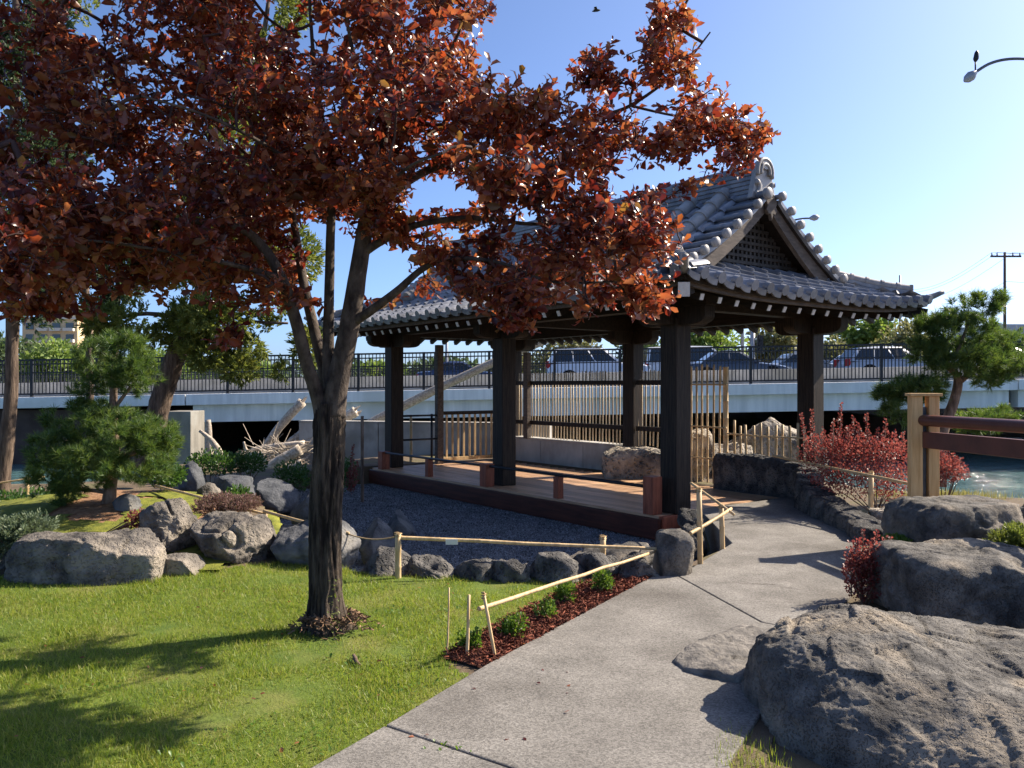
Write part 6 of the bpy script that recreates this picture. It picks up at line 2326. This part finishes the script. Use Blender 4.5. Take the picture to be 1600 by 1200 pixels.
def log(label, a, c, r0, r1, group='driftwood logs', bend=.06, broken=True, stubs=0):
    a, c = Vector(a), Vector(c)
    base = a.copy()
    t = thing('driftwood_log', label, 'log', base, 0, group)
    L = (c - a).length
    k = 12
    side = (c - a).cross(Vector((0, 1, .2))).normalized()
    pts = [a.lerp(c, i / k) - base + side * math.sin(math.pi * i / k) * L * bend for i in range(k + 1)]
    rad = [r0 + (r1 - r0) * i / k for i in range(k + 1)]
    MB().tube(pts, rad, 12, jit=.16, seed=a.x).build('stem', M['driftwood'], t, True)
    for i in range(stubs):
        j = random.randrange(3, k)
        q = pts[j]
        MB().tube([q, q + Vector((random.uniform(-.3, .3), -.15, random.uniform(.1, .35))) * (r0 * 5)], [r0 * .4, r0 * .15], 6).build('branch_stub', M['driftwood'], t, True)
    if broken:
        for i in range(5):
            d_ = (c - a).normalized()
            q = pts[-1] + Vector((random.uniform(-1, 1), random.uniform(-1, 1), random.uniform(-1, 1))) * r1 * .6
            MB().tube([q - d_ * .1, q + d_ * random.uniform(.05, .2)], [r1 * .35, r1 * .05], 5).build('splinter', M['driftwood'], t)
    return t


log('very long pale driftwood trunk slanting up behind the deck posts', at(560, 672, 22.6), at(862, 528, 22.2), .135, .10, bend=.015, stubs=2)
log('thick brown driftwood log standing up at an angle above the pile', at(405, 712, 21), at(473, 628, 21), .09, .12, bend=.03)
log('pale bent driftwood log left of the pile with pointed end', at(345, 712, 20), at(312, 673, 20), .10, .04, bend=-.08, broken=False)
log('short upright driftwood stump beside the pier block', at(327, 712, 21), at(325, 656, 21), .11, .07, bend=.0, broken=False)
log('pale horizontal driftwood log across the middle of the pile', at(392, 704, 19.5), at(476, 694, 19.5), .06, .09, bend=.02)
log('grey driftwood log slanting down at the front of the pile', at(402, 742, 18), at(470, 702, 18.3), .10, .13, bend=.02)
log('lower driftwood log at the front of the pile', at(420, 752, 17.6), at(472, 722, 17.8), .05, .08, bend=.02)
log('thin forked driftwood stick at the left of the pile', at(392, 712, 19.3), at(381, 690, 19.3), .05, .025, bend=.1, broken=False)
log('short driftwood log end showing right of the plum trunk', at(520, 668, 21.5), at(556, 642, 21.5), .10, .14, bend=.0)
log('brown driftwood log lying at the top right of the pile', at(440, 702, 20.5), at(482, 672, 20.5), .08, .15, bend=.0)
k = 260
P = np.array([tuple(at(RNG.normal(436, 22), RNG.normal(708, 6), RNG.uniform(18.6, 20.5))) for i in range(k)])
d = rdir(k) * np.array([1, .6, .28])
TW_V = np.array([(0, .02, 0), (0, -.01, .017), (0, -.01, -.017), (1, .012, 0), (1, -.006, .01), (1, -.006, -.01)])
TW_T = np.array([(0, 1, 4), (0, 4, 3), (1, 2, 5), (1, 5, 4), (2, 0, 3), (2, 3, 5)])
o = scatter('driftwood_twigs', TW_V, TW_T, basis(d), P, RNG.uniform(.25, .75, k), M['driftwood'], kind='stuff')
o['label'] = 'tangle of small pale driftwood sticks in the pile'
hp = link('silt_bank', rock_mesh((6.5, 4.0, 1.6), 77, M['dirt'], k=2.2, planes=2, sub=4, rough=.06))
hp.location = (at(400, 730, 19.5).x, 20, -1.1)
tag(hp, 'low silt bank carrying the driftwood', kind='structure')
# white flowering bush by the driftwood
shrub('flowering_shrub', 'pale flowering shrub in front of the driftwood pile', (at(402, 745, 16.5).x, 16.5, -.4), [lobe(400, 728, 16.5, 12, 20, .3)], 300, DIAM_V, DIAM_T, (.06, .11),
      leaf_mat('pale_leaf', [(.2, .22, .1), (.5, .5, .4), (.6, .58, .5)], [(.3, .3, .15), (.5, .5, .4), (.5, .5, .45)]))


# ------------------------------------------------------------------ far bank: trees, buildings, poles
def far_tree(label, px, Y, ytop, ybase, rx, m, n=1500, seed=0, leaf=(.25, .5), nl=7):
    rg = np.random.default_rng(seed + 500)
    zt = at(px, ytop, Y).z
    x = (px - 800) / F * Y
    base = Vector((x, Y, 1.0))
    t = thing('background_tree', label, 'tree', base, 0, 'trees beyond the bridge')
    h = zt - 1.0
    rw_ = rx / F * Y
    lbs = [(Vector((x, Y, 1.0 + h * .55)), (rw_ * .7, rw_ * .7, h * .40))]
    for i in range(nl):
        a = rg.uniform(0, 6.28)
        lbs.append((Vector((x + math.cos(a) * rw_ * .6, Y + math.sin(a) * rw_ * .5, 1.0 + h * rg.uniform(.35, .85))), (rw_ * .45, rw_ * .45, h * .2)))
    P, N = in_lobes(lbs, n, .45, rg)
    D = N + rdir(n, rg) * .9
    scatter('crown', DIAM_V, DIAM_T, basis(D, rdir(n, rg)), P - np.array(base), rg.uniform(*leaf, n) * (Y / 60), M[m], t, False, kind='stuff')
    MB().tube([(0, 0, -.5), (.1, 0, h * .4), (.05, 0, h * .75)], [.22 * Y / 60, .16 * Y / 60, .06], 8).build('trunk', M['bark_brown'], t, True)


FT = [('bright green tree between the near corner post and the traffic signal', 1125, 62, 498, 560, 62, 'far_green', 3600), ('pale yellow green tree right of the traffic signal', 1208, 66, 500, 560, 36, 'far_olive', 2200),
      ('sparse olive tree behind the white sport utility vehicle', 890, 64, 502, 560, 66, 'far_olive', 2000), ('dark evergreen beside the rear middle post', 1000, 60, 512, 560, 40, 'far_dark', 2200),
      ('broad green tree above the silver wagon', 1345, 75, 492, 560, 52, 'far_green', 3000), ('olive tree left of the leaning pine', 1400, 70, 505, 560, 50, 'far_olive', 2400), ('low olive tree just right of the rear right post', 1305, 68, 520, 560, 26, 'far_olive', 1400),
      ('round green tree in front of the cream building', 100, 80, 534, 570, 60, 'far_green', 2400), ('dark tree right of the cream building', 150, 90, 515, 570, 28, 'far_dark', 1600), ('green tree at the left edge beyond the bridge', 20, 85, 520, 570, 60, 'far_dark', 2000),
      ('green tree beyond the bridge behind the leaning conifer', 250, 85, 540, 575, 60, 'far_green', 2200), ('low green tree beyond the bridge left of the plum limbs', 380, 88, 556, 575, 60, 'far_green', 1800), ('distant hazy green tree behind the plum fork', 520, 95, 560, 575, 50, 'far_dark', 1500),
      ('distant low tree left of the first front post', 590, 100, 562, 575, 46, 'far_green', 1400), ('distant low tree behind the dark blue sedan', 700, 105, 560, 575, 70, 'far_dark', 1600), ('distant low tree behind the slim post', 790, 100, 556, 575, 44, 'far_olive', 1200),
      ('green tree at the right edge beyond the pine', 1560, 90, 512, 560, 46, 'far_dark', 1800), ('small far tree above the pine crown', 1470, 95, 515, 560, 40, 'far_green', 1600)]
for i, (lab, px_, Y, yt, yb, rx, m_, n_) in enumerate(FT):
    far_tree(lab, px_, Y, yt, yb, rx, m_, n_, i)
for i in range(60):
    pass

hb = thing('hotel_building', 'cream apartment block with balconies far beyond the bridge on the left', 'building', (at(78, 560, 240).x, 240, 0))
MB().box((0, 6, 10.5), (16, 12, 21)).build('wall', M['stucco'], hb)
MB().box((0, 6, 21.3), (16.8, 12.8, .7)).build('cornice', M['stucco_trim'], hb)
MB().box((5.2, 5, 23.3), (5.2, 5, 3.4)).build('roof_tower', M['stucco'], hb)
MB().box((-3.0, 3, 23.0), (5, .4, 2.4)).build('roof_sign', M['sign_teal'], hb)
wm = MB().box((0, 0, 0), (2.2, .3, 1.9)).mesh('window', M['glass'])
bm_ = MB().box((0, 0, 0), (3.0, 1.3, .9)).mesh('balcony', M['stucco_trim'])
for fl in range(6):
    for cx in (-5.8, -1.9, 1.9, 5.8):
        o = link('window', wm, hb)
        o.location = (cx, -.06, 2.4 + fl * 3.3)
        if cx > -5:
            o = link('balcony', bm_, hb)
            o.location = (cx, -.6, 1.4 + fl * 3.3)
rbld = thing('store_building', 'grey flat roofed building with a red band at the right edge', 'building', (at(1615, 560, 120).x, 120, 0))
MB().box((0, 5, 4.6), (13, 10, 8.4)).build('wall', M['panel_grey'], rbld)
MB().box((0, -.1, 6.2), (13.2, .3, 1.6)).build('red_band', M['brick_red'], rbld)
MB().box((0, 5, 9.6), (13.3, 10.3, 1.9)).build('parapet', M['panel_grey'], rbld)
for i in range(5):
    MB().box((-4.6 + i * 2.3, -.06, 3.6), (1.5, .2, 2.2)).build('window', M['glass'], rbld)
lbld = thing('white_building', 'low pale building glimpsed behind the rear right post', 'building', (at(1245, 560, 100).x, 100, 0))
MB().box((0, 4, 3.6), (5.6, 7, 7.2)).build('wall', M['panel_grey'], lbld)
MB().box((0, 4, 7.3), (6.0, 7.4, .3)).build('roof', M['concrete'], lbld)
for i in range(2):
    MB().box((-1.3 + i * 2.6, .48, 5.2), (1.2, .1, 1.2)).build('window', M['glass'], lbld)

# utility pole and wires
Yu = 95.0
up = thing('utility_pole', 'brown wooden utility pole with crossarm and insulators at the right', 'pole', (at(1570, 560, Yu).x, Yu, 0.5))
ztop = at(1570, 394, Yu).z
MB().tube([(0, 0, 0), (0, 0, ztop - .5)], [.20, .14], 10).build('pole', M['pole_wood'], up, True)
zc = at(1570, 401, Yu).z - .5
MB().box((0, -.2, zc), (3.5, .14, .2)).build('crossarm', M['pole_wood'], up)
for xx in (-1.6, -1.0, .8, 1.6):
    MB().tube([(xx, -.2, zc + .1), (xx, -.2, zc + .42)], [.09, .06], 8).build('insulator', M['pole_grey'], up, True)
for i, (xx, pyl, pyr) in enumerate(((-1.6, 446, 430), (-1.0, 451, 433), (.8, 470, 425), (0, 488, 440))):
    z0 = zc + .45 + .5 if i < 3 else at(1570, 440, Yu).z
    s0 = Vector((up.location.x + xx, Yu - .2, z0))
    left = at(1395, pyl + 6, 130)
    right = Vector((s0.x + 30, Yu - 12, z0 + 1))
    b = MB()
    for e in (left, right):
        b.tube([s0.lerp(e, t / 14) - Vector((0, 0, 1.6 * math.sin(math.pi * t / 14))) for t in range(15)], .018, 4)
    lab = ('power line from the left end of the crossarm', 'power line from the left insulator of the crossarm', 'power line from the right part of the crossarm', 'lowest power line from the middle of the pole')[i]
    b.build('power_line', M['iron'], None, label=lab, cat='wire', group='power lines')


def street_lamp(label, arm_px, Y, pole_px, head_px, zdrop, sensor=False):
    hx, hy = head_px
    hd = at(hx, hy, Y)
    pb = Vector(((pole_px - 800) / F * Y, Y, bz(0) if Y < 50 else 1.0))
    t = thing('street_lamp', label, 'street lamp', pb)
    arm = [at(x, y, Y) for x, y in arm_px]
    topz = arm[-1].z
    MB().tube([(0, 0, -.5), (0, 0, topz - pb.z + .1)], [.12, .07], 10).build('pole', M['pole_grey'], t, True)
    MB().tube([p - pb for p in smooth_path(arm + [Vector((pb.x, Y, topz))], 4)], .055, 8).build('arm', M['steel'], t, True)
    b = MB()
    d_ = (arm[0] - hd).normalized()
    L = (arm[0] - hd).length
    q = hd - pb
    b.tube([q, q + d_ * L * .25, q + d_ * L * .6, q + d_ * L * .9, q + d_ * L * 1.15], [L * .10, L * .30, L * .36, L * .22, L * .08], 12)
    b.build('lamp_head', M['pole_grey'], t, True)
    if sensor:
        s0 = arm[0] - pb
        MB().tube([s0, s0 + Vector((0, 0, .42))], .03, 6).build('mast', M['iron'], t, True)
        MB().tube([s0 + Vector((0, 0, .40)), s0 + Vector((.02, 0, .50)), s0 + Vector((.05, 0, .72)), s0 + Vector((.05, 0, .80))], [.05, .10, .08, .03], 8).build('sensor', M['iron'], t, True)


street_lamp('curved arm street lamp with a small mast reaching in at the upper right', [(1524, 113), (1545, 100), (1570, 93), (1600, 92), (1640, 97)], 30.5, 1690, (1507, 127), 0, True)
street_lamp('distant street lamp showing its head above the gable roof slope', [(1266, 341), (1250, 342), (1225, 348), (1195, 356)], 52, 1160, (1280, 339), 0)
sg = thing('traffic_signal', 'grey signal pole with a black traffic light among the trees beyond the bridge', 'traffic light', (at(1176, 560, 52).x, 52, 1.0))
MB().tube([(0, 0, 0), (0, 0, 4.4)], .15, 10).build('pole', M['pole_grey'], sg, True)
MB().box((.42, -.1, 3.2), (.34, .3, 1.15)).build('signal_head', M['iron'], sg, bevel=.02)
for i in range(3):
    MB().tube([(.42, -.26, 2.85 + i * .36), (.42, -.42, 2.85 + i * .36)], .13, 10).build('visor', M['iron'], sg)
for px_, Y, yt, lab in ((698, 60, 534, 'thin grey light pole beyond the bridge behind the slim post'), (1406, 80, 470, 'thin pole beyond the bridge under the eave corner')):
    b = MB()
    b.tube([Vector(((px_ - 800) / F * Y, Y, .6)), at(px_, yt - 40, Y)], [.13, .09], 8)
    b.build('light_pole', M['pole_grey'], None, True, label=lab, cat='pole')
# far embankment shrubs as one distant mass
k = 9000
X = RNG.uniform(-75, 95, k)
Y = RNG.uniform(108, 135, k)
Z = 1.0 + RNG.uniform(0, 1, k) ** .8 * (3.2 + 1.6 * np.array([noise.noise(Vector((x * .09, 0, 2))) for x in X]))
o = scatter('distant_woods', DIAM_V, DIAM_T, basis(rdir(k), rdir(k)), np.stack([X, Y, Z], axis=1), RNG.uniform(.6, 1.6, k), M['far_dark'], kind='stuff')
o['label'] = 'distant line of trees and bushes beyond the bridge'

# bird in the sky
bd = thing('bird', 'tiny dark bird flying high beside the plum crown', 'bird', at(932, 17, 30))
MB().tube([(-.16, 0, -.02), (-.08, 0, 0), (.05, 0, .02), (.14, 0, .03)], [.01, .045, .05, .015], 8).build('body', M['feather'], bd, True)
for s in (-1, 1):
    MB().add([(0.05, 0, .02), (-.05, 0, .02), (-.12, s * .2, .16 if s > 0 else .05), (-.02, s * .22, .18 if s > 0 else .06)], [(0, 1, 2, 3)]).build('wing', M['feather'], bd)
